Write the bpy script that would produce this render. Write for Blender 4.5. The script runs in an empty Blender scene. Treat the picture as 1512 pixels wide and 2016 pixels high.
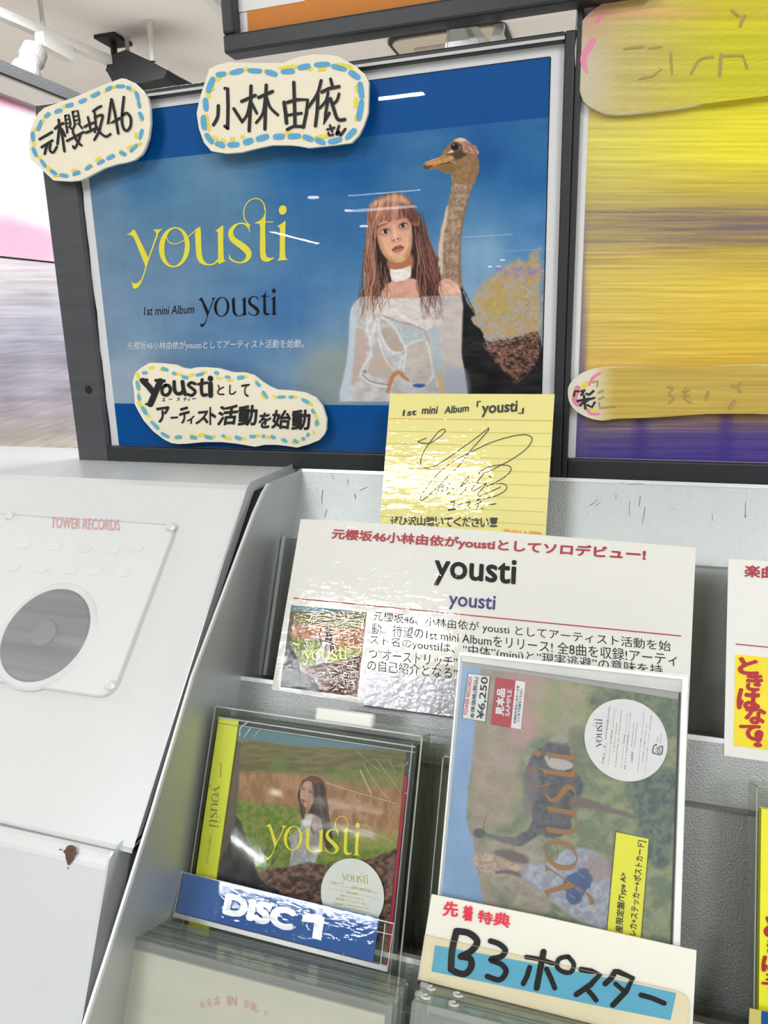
import bpy, bmesh, math, random
import numpy as np
from mathutils import Vector, Matrix
from mathutils.geometry import tessellate_polygon

# ------------------------------------------------------------------ camera
# world: X along the display, Y into it, Z up; the camera stands 1.45 m above the floor
CAMZ = 1.45
F = 1450.0
M = np.array([[0.9531827, 0.30136091, -0.02498689],
              [0.04985285, -0.23810368, -0.96995945],
              [-0.29825734, 0.9233029, -0.24198001]])     # world -> camera (x right, y down, z forward)
cd = bpy.data.cameras.new('camera'); cam = bpy.data.objects.new('camera', cd)
bpy.context.scene.collection.objects.link(cam)
R3 = np.array([M[0], -M[1], -M[2]]).T
mw = Matrix([[R3[0][0], R3[0][1], R3[0][2], 0], [R3[1][0], R3[1][1], R3[1][2], 0], [R3[2][0], R3[2][1], R3[2][2], CAMZ], [0, 0, 0, 1]])
cam.matrix_world = mw
cd.sensor_fit = 'VERTICAL'; cd.sensor_height = 36.0; cd.lens = 36.0 * F / 2016.0
cd.clip_start = 0.01; cd.clip_end = 100
bpy.context.scene.camera = cam

sc = bpy.context.scene
sc.view_settings.view_transform = 'Standard'
sc.view_settings.look = 'None'
sc.view_settings.gamma = 1.0
sc.view_settings.use_curve_mapping = False
sc.view_settings.exposure = 0.06
sc.cycles.use_denoising = True
sc.cycles.max_bounces = 10
sc.cycles.transparent_max_bounces = 24
sc.cycles.caustics_reflective = False
sc.cycles.caustics_refractive = False

# ------------------------------------------------------------------ light
world = bpy.data.worlds.new('world'); sc.world = world; world.use_nodes = True
world.node_tree.nodes['Background'].inputs[0].default_value = (1.0, 0.99, 0.97, 1)
world.node_tree.nodes['Background'].inputs[1].default_value = 0.62
ZC = 1.15 + CAMZ                          # ceiling height

LAMPS = []
def area(name, loc, sx, sy, power, color=(0.97, 1.0, 1.03), rot=(0, 0, 0)):
    l = bpy.data.lights.new(name, 'AREA'); l.shape = 'RECTANGLE'; l.size = sx; l.size_y = sy
    l.energy = power; l.color = color
    o = bpy.data.objects.new(name, l); sc.collection.objects.link(o); o.location = loc; o.rotation_euler = rot
    return o
# fluorescent tubes on the shop ceiling, with unseen rear ones added as fill: (x, y, length x, length y, watts)
TUBES_AND_FILL = [(-1.36, -2.56, 0.80, 0.05, 20), (-1.02, -1.95, 0.72, 0.06, 19), (-0.66, -0.88, 0.50, 0.06, 9.5),
         (-3.80, -7.43, 0.05, 1.35, 30), (-1.93, -5.00, 0.62, 0.05, 1.6), (-2.18, -5.78, 0.62, 0.16, 4),
         (-1.66, -8.4, 0.62, 0.06, 1.4), (-1.3, -10.5, 1.0, 0.06, 2), (1.1, -1.4, 0.06, 1.2, 32), (1.9, -3.0, 0.06, 1.2, 26), (2.6, 0.2, 0.06, 1.2, 36),
         (-3.2, 0.6, 0.06, 1.2, 40), (0.6, 2.2, 1.2, 0.06, 80), (-1.6, 1.9, 1.2, 0.06, 80), (2.2, 1.8, 1.2, 0.06, 80), (-4.6, 1.2, 1.2, 0.06, 80)]  # tubes past the display are added out of view to bounce light onto the ceiling
for (x, y, sx, sy, w) in TUBES_AND_FILL:
    area('tube_or_fill_light', (x, y, ZC - 0.075), sx, sy, w)
SPOTS = [(-2.60, -5.11), (-2.57, -5.93), (-2.81, -7.05), (-2.54, -13.7), (-2.38, -13.77), (-2.09, -12.4)]

# ------------------------------------------------------------------ helpers
col = sc.collection
def s2l(c):
    c = np.asarray(c, float) / 255.0
    return np.where(c <= 0.04045, c / 12.92, ((c + 0.055) / 1.055) ** 2.4)
def L3(c): v = s2l(c); return (float(v[0]), float(v[1]), float(v[2]), 1)

class NT:
    def __init__(s, name):
        s.m = bpy.data.materials.new(name); s.m.use_nodes = True; s.t = s.m.node_tree
        s.b = s.t.nodes.get('Principled BSDF'); s.o = s.t.nodes.get('Material Output')
    def n(s, k, **kw):
        x = s.t.nodes.new(k)
        for a, v in kw.items(): setattr(x, a, v)
        return x
    def l(s, a, b): s.t.links.new(a, b)

def mat(name, c, rough=0.5, metal=0.0, spec=0.5, coat=0.0, coat_rough=0.05, var=0.04, vs=40.0, bump=0.0, bs=200.0, emit=None, es=0.0, stretch=(1, 1, 1), cbump=0.0):
    N = NT(name); b = N.b
    tc = N.n('ShaderNodeTexCoord'); mp = N.n('ShaderNodeMapping'); mp.inputs['Scale'].default_value = stretch
    N.l(tc.outputs['Object'], mp.inputs['Vector'])
    no = N.n('ShaderNodeTexNoise'); no.inputs['Scale'].default_value = vs; no.inputs['Detail'].default_value = 5
    N.l(mp.outputs['Vector'], no.inputs['Vector'])
    mr = N.n('ShaderNodeMapRange'); mr.inputs['From Min'].default_value = 0.3; mr.inputs['From Max'].default_value = 0.7
    mr.inputs['To Min'].default_value = 1 - var; mr.inputs['To Max'].default_value = 1 + var
    N.l(no.outputs['Fac'], mr.inputs['Value'])
    mx = N.n('ShaderNodeVectorMath', operation='SCALE'); mx.inputs[0].default_value = L3(c)[:3]
    N.l(mr.outputs['Result'], mx.inputs['Scale']); N.l(mx.outputs['Vector'], b.inputs['Base Color'])
    b.inputs['Roughness'].default_value = rough; b.inputs['Metallic'].default_value = metal
    b.inputs['Specular IOR Level'].default_value = spec
    b.inputs['Coat Weight'].default_value = coat; b.inputs['Coat Roughness'].default_value = coat_rough
    if bump:
        n2 = N.n('ShaderNodeTexNoise'); n2.inputs['Scale'].default_value = bs; n2.inputs['Detail'].default_value = 4
        N.l(mp.outputs['Vector'], n2.inputs['Vector'])
        bp = N.n('ShaderNodeBump'); bp.inputs['Strength'].default_value = bump; bp.inputs['Distance'].default_value = 0.001
        N.l(n2.outputs['Fac'], bp.inputs['Height']); N.l(bp.outputs['Normal'], b.inputs['Normal'])
    if cbump: crinkle(N, tc, cbump)
    if emit: b.inputs['Emission Color'].default_value = L3(emit); b.inputs['Emission Strength'].default_value = es
    return N.m

def crinkle(N, tc, amt):
    n3 = N.n('ShaderNodeTexNoise'); n3.inputs['Scale'].default_value = 190; n3.inputs['Detail'].default_value = 3
    mp = N.n('ShaderNodeMapping'); mp.inputs['Scale'].default_value = (0.45, 1, 1)
    N.l(tc.outputs['Object'], mp.inputs['Vector']); N.l(mp.outputs['Vector'], n3.inputs['Vector'])
    bp = N.n('ShaderNodeBump'); bp.inputs['Strength'].default_value = amt; bp.inputs['Distance'].default_value = 0.001
    N.l(n3.outputs['Fac'], bp.inputs['Height']); N.l(bp.outputs['Normal'], N.b.inputs['Coat Normal'])

def vmat(name, rough=0.4, spec=0.4, coat=0.0, grain=0.10, gs=900.0, coat_rough=0.05, cbump=0.0):
    """printed picture: colour comes from the print laid on the sheet"""
    N = NT(name); b = N.b
    at = N.n('ShaderNodeAttribute'); at.attribute_name = 'print'
    tc = N.n('ShaderNodeTexCoord')
    no = N.n('ShaderNodeTexNoise'); no.inputs['Scale'].default_value = gs; no.inputs['Detail'].default_value = 2
    N.l(tc.outputs['Object'], no.inputs['Vector'])
    mr = N.n('ShaderNodeMapRange'); mr.inputs['From Min'].default_value = 0.3; mr.inputs['From Max'].default_value = 0.7
    mr.inputs['To Min'].default_value = 1 - grain; mr.inputs['To Max'].default_value = 1 + grain
    N.l(no.outputs['Fac'], mr.inputs['Value'])
    mx = N.n('ShaderNodeVectorMath', operation='SCALE'); N.l(at.outputs['Color'], mx.inputs[0]); N.l(mr.outputs['Result'], mx.inputs['Scale'])
    N.l(mx.outputs['Vector'], b.inputs['Base Color'])
    b.inputs['Roughness'].default_value = rough; b.inputs['Specular IOR Level'].default_value = spec
    b.inputs['Coat Weight'].default_value = coat; b.inputs['Coat Roughness'].default_value = coat_rough
    if cbump: crinkle(N, tc, cbump)
    return N.m

def clear(name, tint=(250, 252, 250), rough=0.03, ior=1.45, bump=0.0, bs=60.0, extra=0.0, milk=0.0, milkc=(240, 242, 240), stretch=None):
    """thin clear plastic sheet: see-through with a Fresnel reflection, optionally milky"""
    N = NT(name); N.t.nodes.remove(N.b)
    tr = N.n('ShaderNodeBsdfTransparent'); tr.inputs[0].default_value = L3(tint)
    gl = N.n('ShaderNodeBsdfGlossy'); gl.inputs['Roughness'].default_value = rough
    fr = N.n('ShaderNodeFresnel'); fr.inputs['IOR'].default_value = ior
    ad = N.n('ShaderNodeMath', operation='ADD'); ad.inputs[1].default_value = extra; N.l(fr.outputs[0], ad.inputs[0])
    ge = N.n('ShaderNodeNewGeometry'); sb = N.n('ShaderNodeMath', operation='SUBTRACT'); sb.inputs[0].default_value = 1.0; N.l(ge.outputs['Backfacing'], sb.inputs[1])
    mu = N.n('ShaderNodeMath', operation='MULTIPLY'); N.l(ad.outputs[0], mu.inputs[0]); N.l(sb.outputs[0], mu.inputs[1])
    mx = N.n('ShaderNodeMixShader'); N.l(mu.outputs[0], mx.inputs[0])
    base = tr.outputs[0]
    tc = N.n('ShaderNodeTexCoord')
    no = N.n('ShaderNodeTexNoise'); no.inputs['Scale'].default_value = bs; no.inputs['Detail'].default_value = 3
    N.l(tc.outputs['Object'], no.inputs['Vector'])
    if stretch:
        mp = N.n('ShaderNodeMapping'); mp.inputs['Scale'].default_value = stretch
        N.l(tc.outputs['Object'], mp.inputs['Vector']); N.l(mp.outputs['Vector'], no.inputs['Vector'])
    if milk:
        df = N.n('ShaderNodeBsdfDiffuse'); df.inputs[0].default_value = L3(milkc)
        m2 = N.n('ShaderNodeMixShader'); 
        mr = N.n('ShaderNodeMapRange'); mr.inputs['To Min'].default_value = milk * 0.8; mr.inputs['To Max'].default_value = milk * 1.2
        N.l(no.outputs['Fac'], mr.inputs['Value']); N.l(mr.outputs['Result'], m2.inputs[0])
        N.l(tr.outputs[0], m2.inputs[1]); N.l(df.outputs[0], m2.inputs[2]); base = m2.outputs[0]
    if bump:
        bp = N.n('ShaderNodeBump'); bp.inputs['Strength'].default_value = bump; bp.inputs['Distance'].default_value = 0.001
        N.l(no.outputs['Fac'], bp.inputs['Height']); N.l(bp.outputs['Normal'], gl.inputs['Normal']); N.l(bp.outputs['Normal'], fr.inputs['Normal'])
    N.l(base, mx.inputs[1]); N.l(gl.outputs[0], mx.inputs[2]); N.l(mx.outputs[0], N.o.inputs[0])
    return N.m

OFF = np.array([0, 0, CAMZ])
def ray(p):
    v = np.array([(p[0] - 756.0) / F, (p[1] - 1008.0) / F, 1.0]); return M.T @ v
def onX(p, X): r = ray(p); return r * X / r[0] + OFF
def onY(p, Y): r = ray(p); return r * Y / r[1] + OFF
def onZ(p, Z): r = ray(p); return r * (Z - CAMZ) / r[2] + OFF
def proj(P):
    c = (np.asarray(P, float) - OFF) @ M.T
    return np.stack([F * c[..., 0] / c[..., 2] + 756.0, F * c[..., 1] / c[..., 2] + 1008.0], -1)

class Plane:
    """plane through (0,Y,Z) leaning back by th degrees; a = along X, b = up the slope, off = towards the viewer"""
    def __init__(s, Y, Z, th, off=0.0, yaw=0.0):
        t = math.radians(th); y = math.radians(yaw)
        s.n = np.array([0, -math.cos(t), math.sin(t)]); s.u = np.array([0, math.sin(t), math.cos(t)]); s.x = np.array([1.0, 0, 0])
        if yaw:
            Ry = np.array([[math.cos(y), -math.sin(y), 0], [math.sin(y), math.cos(y), 0], [0, 0, 1]])
            s.n = Ry @ s.n; s.u = Ry @ s.u; s.x = Ry @ s.x
        s.P = np.array([0, Y, Z + CAMZ]) + s.n * off
    def ab(s, p):
        r = ray(p); q = OFF + r * (((s.P - OFF) @ s.n) / (r @ s.n)) - s.P
        return np.array([q @ s.x, q @ s.u])
    def at(s, a, b, off=0.0): return s.P + s.x * a + s.u * b + s.n * off
    def px(s, p, off=0.0): a, b = s.ab(p); return s.at(a, b, off)
    def shift(s, off):
        q = Plane.__new__(Plane); q.n = s.n; q.u = s.u; q.x = s.x; q.P = s.P + s.n * off; return q
def basis_plane(P, x, u):
    q = Plane.__new__(Plane); q.P = np.array(P, float); q.x = np.array(x, float); q.u = np.array(u, float)
    q.x /= np.linalg.norm(q.x); q.u -= q.x * (q.u @ q.x); q.u /= np.linalg.norm(q.u); q.n = np.cross(q.x, q.u)
    if (OFF - q.P) @ q.n < 0: q.n = -q.n
    return q

def tag(o, label=None, cat=None, group=None, kind=None):
    if label: o['label'] = label
    if cat: o['category'] = cat
    if group: o['group'] = group
    if kind: o['kind'] = kind
    return o
def thing(name, label, cat, loc=(0, 0, 0), group=None):
    o = bpy.data.objects.new(name, None); col.objects.link(o); o.location = tuple(float(v) for v in loc); o.empty_display_size = 0.02
    return tag(o, label, cat, group)
def wloc(o):
    v = np.array(o.location)
    return v + (wloc(o.parent) if o.parent else 0)
def mesh(name, V, Fc, m, parent=None, smooth=False, loc=None, colors=None):
    V = np.asarray(V, float).reshape(-1, 3)
    if parent is not None: base = wloc(parent)
    else: base = np.array(loc) if loc is not None else V.mean(0)
    o_loc = np.zeros(3)
    me = bpy.data.meshes.new(name)
    if isinstance(Fc, np.ndarray) and Fc.ndim == 2:
        k = Fc.shape[1]; me.vertices.add(len(V)); me.vertices.foreach_set('co', (V - base).astype(np.float32).ravel())
        me.loops.add(Fc.size); me.loops.foreach_set('vertex_index', Fc.astype(np.int32).ravel())
        me.polygons.add(len(Fc)); me.polygons.foreach_set('loop_start', np.arange(0, Fc.size, k, dtype=np.int32))
        me.update(calc_edges=True)
    else:
        me.from_pydata([tuple(v) for v in (V - base)], [], [tuple(int(i) for i in f) for f in Fc]); me.update()
    if smooth: me.polygons.foreach_set('use_smooth', [True] * len(me.polygons))
    if m: me.materials.append(m)
    if colors is not None:
        ca = me.color_attributes.new('print', 'FLOAT_COLOR', 'POINT')
        c4 = np.ones((len(V), 4), np.float32); c4[:, :3] = colors; ca.data.foreach_set('color', c4.ravel())
    o = bpy.data.objects.new(name, me); col.objects.link(o)
    if parent is not None: o.parent = parent
    else: o.location = tuple(float(v) for v in base)
    return o

def box(V8):  # 8 verts: bottom 4 ccw, top 4 ccw
    return V8, [(0, 3, 2, 1), (4, 5, 6, 7), (0, 1, 5, 4), (1, 2, 6, 5), (2, 3, 7, 6), (3, 0, 4, 7)]
def abox(x0, x1, y0, y1, z0, z1):
    return box([(x0, y0, z0), (x1, y0, z0), (x1, y1, z0), (x0, y1, z0), (x0, y0, z1), (x1, y0, z1), (x1, y1, z1), (x0, y1, z1)])
def pbox(pl, a0, a1, b0, b1, o0, o1):
    return box([pl.at(a0, b0, o0), pl.at(a1, b0, o0), pl.at(a1, b1, o0), pl.at(a0, b1, o0), pl.at(a0, b0, o1), pl.at(a1, b0, o1), pl.at(a1, b1, o1), pl.at(a0, b1, o1)])
def join(*parts):
    V = []; Fs = []
    for v, f in parts:
        k = len(V); V += [tuple(p) for p in v]; Fs += [tuple(i + k for i in q) for q in f]
    return V, Fs
def bevel(o, w, seg=2):
    md = o.modifiers.new('bevel', 'BEVEL'); md.width = w; md.segments = seg; md.limit_method = 'ANGLE'; md.angle_limit = 0.6
    return o

def crom(P, k=6, closed=False):
    P = np.asarray(P, float)
    if len(P) < 3: return P
    n = len(P); out = []
    rng = range(n) if closed else range(n - 1)
    for i in rng:
        if closed: p0, p1, p2, p3 = P[(i - 1) % n], P[i], P[(i + 1) % n], P[(i + 2) % n]
        else: p0, p1, p2, p3 = P[max(i - 1, 0)], P[i], P[i + 1], P[min(i + 2, n - 1)]
        for t in np.arange(k) / k:
            out.append(0.5 * ((2 * p1) + (-p0 + p2) * t + (2 * p0 - 5 * p1 + 4 * p2 - p3) * t * t + (-p0 + 3 * p1 - 3 * p2 + p3) * t ** 3))
    if not closed: out.append(P[-1])
    return np.array(out)

def ribbon2d(P, w, smooth=True, cap=True):
    """flat pen stroke, returns 2D verts and faces; w one width or one per point"""
    P = np.asarray(P, float); w = np.broadcast_to(np.asarray(w, float), (len(P),))
    if smooth and len(P) > 2:
        Q = crom(np.column_stack([P, w]), 6); P = Q[:, :2]; w = np.abs(Q[:, 2])
    d = np.gradient(P, axis=0) if len(P) > 1 else np.array([[1., 0]])
    d /= np.maximum(np.linalg.norm(d, axis=1, keepdims=True), 1e-9)
    nn = np.column_stack([-d[:, 1], d[:, 0]])
    A = P + nn * w[:, None] / 2; B = P - nn * w[:, None] / 2
    V = []; Fs = []
    for i in range(len(P)): V += [A[i], B[i]]
    for i in range(len(P) - 1): Fs.append((2 * i, 2 * i + 2, 2 * i + 3, 2 * i + 1))
    if cap:
        for (c, dd, r, sgn) in ((P[0], -d[0], w[0] / 2, 1), (P[-1], d[-1], w[-1] / 2, 1)):
            a0 = math.atan2(dd[1], dd[0]); k = len(V); V.append(c)
            for j in range(7):
                t = a0 - math.pi / 2 + math.pi * j / 6; V.append(c + r * np.array([math.cos(t), math.sin(t)]))
            for j in range(6): Fs.append((k, k + 1 + j, k + 2 + j))
    return V, Fs
def join2(parts):
    V = []; Fs = []
    for j, (v, f) in enumerate(parts):
        k = len(V); V += [(p[0], p[1], j * DZ) for p in v]; Fs += [tuple(i + k for i in q) for q in f]
    return V, Fs
DZ = 1.2e-5
def tess(P):
    P = [Vector((float(p[0]), float(p[1]), 0)) for p in P]
    return [tuple(t) for t in tessellate_polygon([P])]
def tomesh(name, V2, Fs, pl, off, m, parent):
    V = [pl.px(p[:2], off + (p[2] if len(p) > 2 else 0)) for p in V2]
    return mesh(name, V, Fs, m, parent)
def Z(x0, y0, s): return lambda x, y=None: (x0 + x / s, y0 + y / s)
def zpts(z, P): return [z(p[0], p[1]) for p in P]
def strokes(name, pl, off, m, parent, lst, z=None, smooth=True):
    """lst of (points, width) in photo-frame coordinates or in those of z"""
    parts = []
    for e in lst:
        P, w = e[0], e[1]
        if z:
            sc_ = abs(z(1, 0)[0] - z(0, 0)[0]); P = zpts(z, P); w = np.asarray(w) * sc_
        parts.append(ribbon2d(P, w, smooth if len(e) < 3 else e[2]))
    V, Fs = join2(parts)
    return tomesh(name, V, Fs, pl, off, m, parent)
def quad(name, pl, off, m, parent, P, th=0.0):
    """flat sheet with corners P (photo frame), th thick backwards"""
    A = [pl.px(p, off) for p in P]
    if np.cross(A[1] - A[0], A[2] - A[1]) @ pl.n < 0: P = list(P)[::-1]; A = A[::-1]
    if th:
        B = [a - pl.n * th for a in A]; n = len(P)
        return outward(mesh(name, A + B, tess_prism(P, n), m, parent))
    return mesh(name, A, [tuple(range(len(P)))], m, parent)
def outward(o):
    bm = bmesh.new(); bm.from_mesh(o.data); bmesh.ops.recalc_face_normals(bm, faces=bm.faces); bm.to_mesh(o.data); bm.free(); return o
def tess_prism(P, n):
    t = tess(P)
    return [f for f in t] + [tuple(i + n for i in reversed(f)) for f in t] + [(i, (i + 1) % n, (i + 1) % n + n, i + n) for i in range(n)]
def rrect(a0, a1, b0, b1, r, k=5):
    P = []
    for (cx, cy, t0) in ((a1 - r, b1 - r, 0), (a0 + r, b1 - r, 90), (a0 + r, b0 + r, 180), (a1 - r, b0 + r, 270)):
        for j in range(k + 1):
            t = math.radians(t0 + 90 * j / k); P.append((cx + r * math.cos(t), cy + r * math.sin(t)))
    return P
def prism_ab(name, pl, P, o0, o1, m, parent):
    A = [pl.at(p[0], p[1], o1) for p in P]; B = [pl.at(p[0], p[1], o0) for p in P]
    return outward(mesh(name, A + B, tess_prism(P, len(P)), m, parent))
def frame_ab(name, pl, a0, a1, b0, b1, w, o0, o1, m, parent):
    return mesh(name, *join(pbox(pl, a0, a1, b0, b0 + w, o0, o1), pbox(pl, a0, a1, b1 - w, b1, o0, o1), pbox(pl, a0, a0 + w, b0 + w, b1 - w, o0, o1), pbox(pl, a1 - w, a1, b0 + w, b1 - w, o0, o1)), m, parent)

# ---- lettering
_tc = {}
DZ = 1.2e-5            # overlapping layers of ink lie a hair above each other
def glyphs(s, bold=0.0):
    k = (s, bold)
    if k in _tc: return _tc[k]
    if bold:                       # heavier weight: the same outline laid down again, shifted by a hair
        V, Fs = glyphs(s, 0.0); n = len(V); W = [V]; G = list(Fs); b = bold * .9
        for i in range(8):
            W.append(V + np.array([b * math.cos(i * math.pi / 4), b * math.sin(i * math.pi / 4), (i + 1) * DZ])); G += [tuple(j + n * (i + 1) for j in f) for f in Fs]
        _tc[k] = (np.concatenate(W), G); return _tc[k]
    cu = bpy.data.curves.new('t', 'FONT'); cu.body = s; cu.resolution_u = 3; cu.size = 1.0
    o = bpy.data.objects.new('t', cu); me = bpy.data.meshes.new_from_object(o)
    n = len(me.vertices); V = np.zeros(n * 3, np.float32); me.vertices.foreach_get('co', V); V = V.reshape(-1, 3) * [1, 1, 0]
    Fs = [tuple(p.vertices) for p in me.polygons]
    bpy.data.objects.remove(o); bpy.data.curves.remove(cu); bpy.data.meshes.remove(me)
    _tc[k] = (V.astype(float), Fs); return _tc[k]
def place_text(s, pl, BL, BR, TL, bold=0.0, xr=None, yr=None):
    V, Fs = glyphs(s, bold)
    if len(V) == 0: return [], []
    lo, hi = V.min(0)[:2], V.max(0)[:2]
    if yr: lo[1], hi[1] = yr
    A, B, T = pl.ab(BL), pl.ab(BR), pl.ab(TL)
    q = (V[:, :2] - lo) / (hi - lo)
    return np.column_stack([A + q[:, :1] * (B - A) + q[:, 1:] * (T - A), V[:, 2]]), Fs
def text(s, pl, off, m, parent, BL, BR, TL, bold=0.0, name='lettering', z=None, yr=None):
    if z: BL, BR, TL = z(*BL), z(*BR), z(*TL)
    Q, Fs = place_text(s, pl, BL, BR, TL, bold, yr=yr)
    if len(Q) == 0: return None
    return mesh(name, [pl.at(q[0], q[1], off + q[2]) for q in Q], Fs, m, parent)
def text_chars(lst, pl, off, m, parent, bold=0.0, name='lettering', z=None):
    """lst of (char, BL, BR, TL): each character set by hand, joined into one piece of writing"""
    V = []; Fs = []
    for (s, BL, BR, TL) in lst:
        if z: BL, BR, TL = z(*BL), z(*BR), z(*TL)
        Q, f = place_text(s, pl, BL, BR, TL, bold)
        k = len(V); V += [pl.at(q[0], q[1], off + q[2]) for q in Q]; Fs += [tuple(i + k for i in g) for g in f]
    return mesh(name, V, Fs, m, parent)
def hand(s, BL, BR, TL, seed=1, gap=0.12, jit=0.06):
    """split a line into hand-set characters"""
    r = random.Random(seed); n = len(s); BL, BR, TL = map(np.array, (BL, BR, TL)); out = []
    small = set('ィーュョャッっゃゅょい、。')
    for i, ch in enumerate(s):
        if ch == ' ': continue
        a = (i + gap / 2) / n; b = (i + 1 - gap / 2) / n
        h0, h1 = 0.0, 1.0
        if ch in 'ー-': h0, h1 = 0.42, 0.56
        if ch in 'ィュ': h0, h1 = 0.0, 0.68; 
        d = (TL - BL)
        p0 = BL + (BR - BL) * a + d * (h0 + r.uniform(-jit, jit)); p1 = BL + (BR - BL) * b + d * (h0 + r.uniform(-jit, jit))
        p2 = p0 + d * (h1 - h0)
        out.append((ch, tuple(p0), tuple(p1), tuple(p2)))
    return out

# ---- the drawn word mark, traced once and reused
zL = Z(240, 380, 4.447)
PL_POSTER = Plane(0.600, 0, 0)
def logo_parts(plain=False):
    el = lambda cx, cy, rx, ry, n=40: [(cx + rx * math.cos(2 * math.pi * i / n), cy + ry * math.sin(2 * math.pi * i / n)) for i in range(n)]
    polys = [
        [(22, 368), (45, 360), (66, 345), (80, 328), (92, 321), (102, 328), (112, 345), (235, 575), (212, 652), (150, 515), (104, 410), (86, 382), (62, 368)],
        [(224, 570), (240, 575), (218, 660), (200, 735), (180, 792), (155, 832), (130, 845), (112, 840), (100, 805), (95, 780), (110, 793), (128, 798), (150, 790), (175, 765), (190, 730), (205, 665)],
        [(255, 322), (345, 316), (325, 330), (309, 350), (300, 385), (240, 580), (228, 576), (285, 385), (290, 355), (280, 337)],
        [(672, 292), (680, 340), (685, 400), (693, 500), (703, 560), (722, 598), (748, 620), (778, 627), (810, 614), (843, 575), (850, 598), (815, 628), (770, 638), (720, 632), (680, 610), (656, 570), (644, 500), (628, 350), (640, 318)],
        [(805, 332), (828, 315), (868, 280), (876, 300), (880, 420), (893, 575), (900, 592), (920, 593), (850, 628), (843, 590), (840, 520), (835, 440), (829, 345), (822, 338)],
        [(1240, 130), (1241, 300), (1250, 420), (1256, 520), (1268, 558), (1298, 571), (1340, 562), (1322, 583), (1290, 600), (1262, 603), (1232, 593), (1213, 565), (1206, 500), (1197, 285), (1185, 266), (1145, 262), (1190, 240), (1220, 210), (1233, 165)],
        [(1345, 290), (1370, 275), (1418, 240), (1419, 300), (1425, 480), (1432, 555), (1440, 575), (1462, 586), (1360, 593), (1376, 578), (1381, 555), (1379, 480), (1372, 320), (1366, 298)],
        el(1387, 146, 34, 42, 28)]
    parts = [(p, tess(p)) for p in polys]
    n = 44; ou = el(455, 477, 135, 178, n); inn = el(457, 476, 90, 165, n)
    parts.append((ou + inn, [(i, (i + 1) % n, (i + 1) % n + n, i + n) for i in range(n)]))
    parts.append(ribbon2d([(1108, 350), (1102, 315), (1082, 284), (1048, 266), (1005, 268), (965, 298), (942, 345), (965, 405), (1030, 452), (1090, 500), (1112, 545), (1090, 590), (1045, 611), (990, 602), (950, 575), (936, 535)],
                          [1, 10, 18, 14, 14, 30, 42, 50, 56, 58, 48, 30, 14, 14, 16, 2]))
    parts.append(ribbon2d([(1238, 252), (1307, 252)], 8))
    if not plain:
        parts.append(ribbon2d([(400, 330), (383, 370), (390, 410), (420, 440), (465, 447), (510, 430), (560, 395), (610, 350), (640, 318), (672, 294)], [6, 8, 8, 8, 8, 8, 9, 9, 9, 3]))
        parts.append(ribbon2d([(1105, 285), (1066, 240), (1048, 180), (1055, 120), (1085, 72), (1135, 46), (1185, 56), (1220, 95), (1234, 150)], [14, 10, 10, 9, 9, 9, 9, 10, 13]))
    return join2(parts)
def _logo(plain):
    V, Fs = logo_parts(plain); Q = np.array([PL_POSTER.ab(zL(v[0], v[1])) for v in V]); dz = [v[2] for v in V]
    bl = PL_POSTER.ab(zL(22, 668)); br = PL_POSTER.ab(zL(1462, 590)); tp = PL_POSTER.ab(zL(1387, 104))
    W = br[0] - bl[0]; Hh = tp[1] - br[1]
    return np.column_stack([(Q[:, 0] - bl[0]) / W, (Q[:, 1] - br[1]) / Hh, dz]), Fs
LOGO = {False: _logo(False), True: _logo(True)}
def logo(pl, off, m, parent, BL, BR, TR, plain=False, name='lettering'):
    """BL/BR: left and right end of the baseline, TR: top of the i-dot above BR"""
    Q, Fs = LOGO[plain]; A, B, T = pl.ab(BL), pl.ab(BR), pl.ab(TR)
    P = A + Q[:, :1] * (B - A) + Q[:, 1:2] * (T - B)
    return mesh(name, [pl.at(p[0], p[1], off + q[2]) for p, q in zip(P, Q)], Fs, m, parent)

# ---- painter for printed pictures (colour per point of a fine sheet)
_rs = np.random.RandomState(7); _tab = _rs.rand(256, 256)
def vnoise(x, y):
    xi = np.floor(x).astype(int); yi = np.floor(y).astype(int); fx = x - xi; fy = y - yi
    fx = fx * fx * (3 - 2 * fx); fy = fy * fy * (3 - 2 * fy)
    a = _tab[yi % 256, xi % 256]; b = _tab[yi % 256, (xi + 1) % 256]; c = _tab[(yi + 1) % 256, xi % 256]; d = _tab[(yi + 1) % 256, (xi + 1) % 256]
    return (a * (1 - fx) + b * fx) * (1 - fy) + (c * (1 - fx) + d * fx) * fy
def fbm(x, y, sx, sy=None, o=4, seed=0):
    sy = sy or sx; r = 0; amp = 0.5; t = 0
    for i in range(o):
        r = r + amp * vnoise(x / sx * 2 ** i + 17.3 * seed + 5.1 * i, y / sy * 2 ** i + 9.7 * seed + 3.3 * i); t += amp; amp *= 0.5
    return r / t
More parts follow.
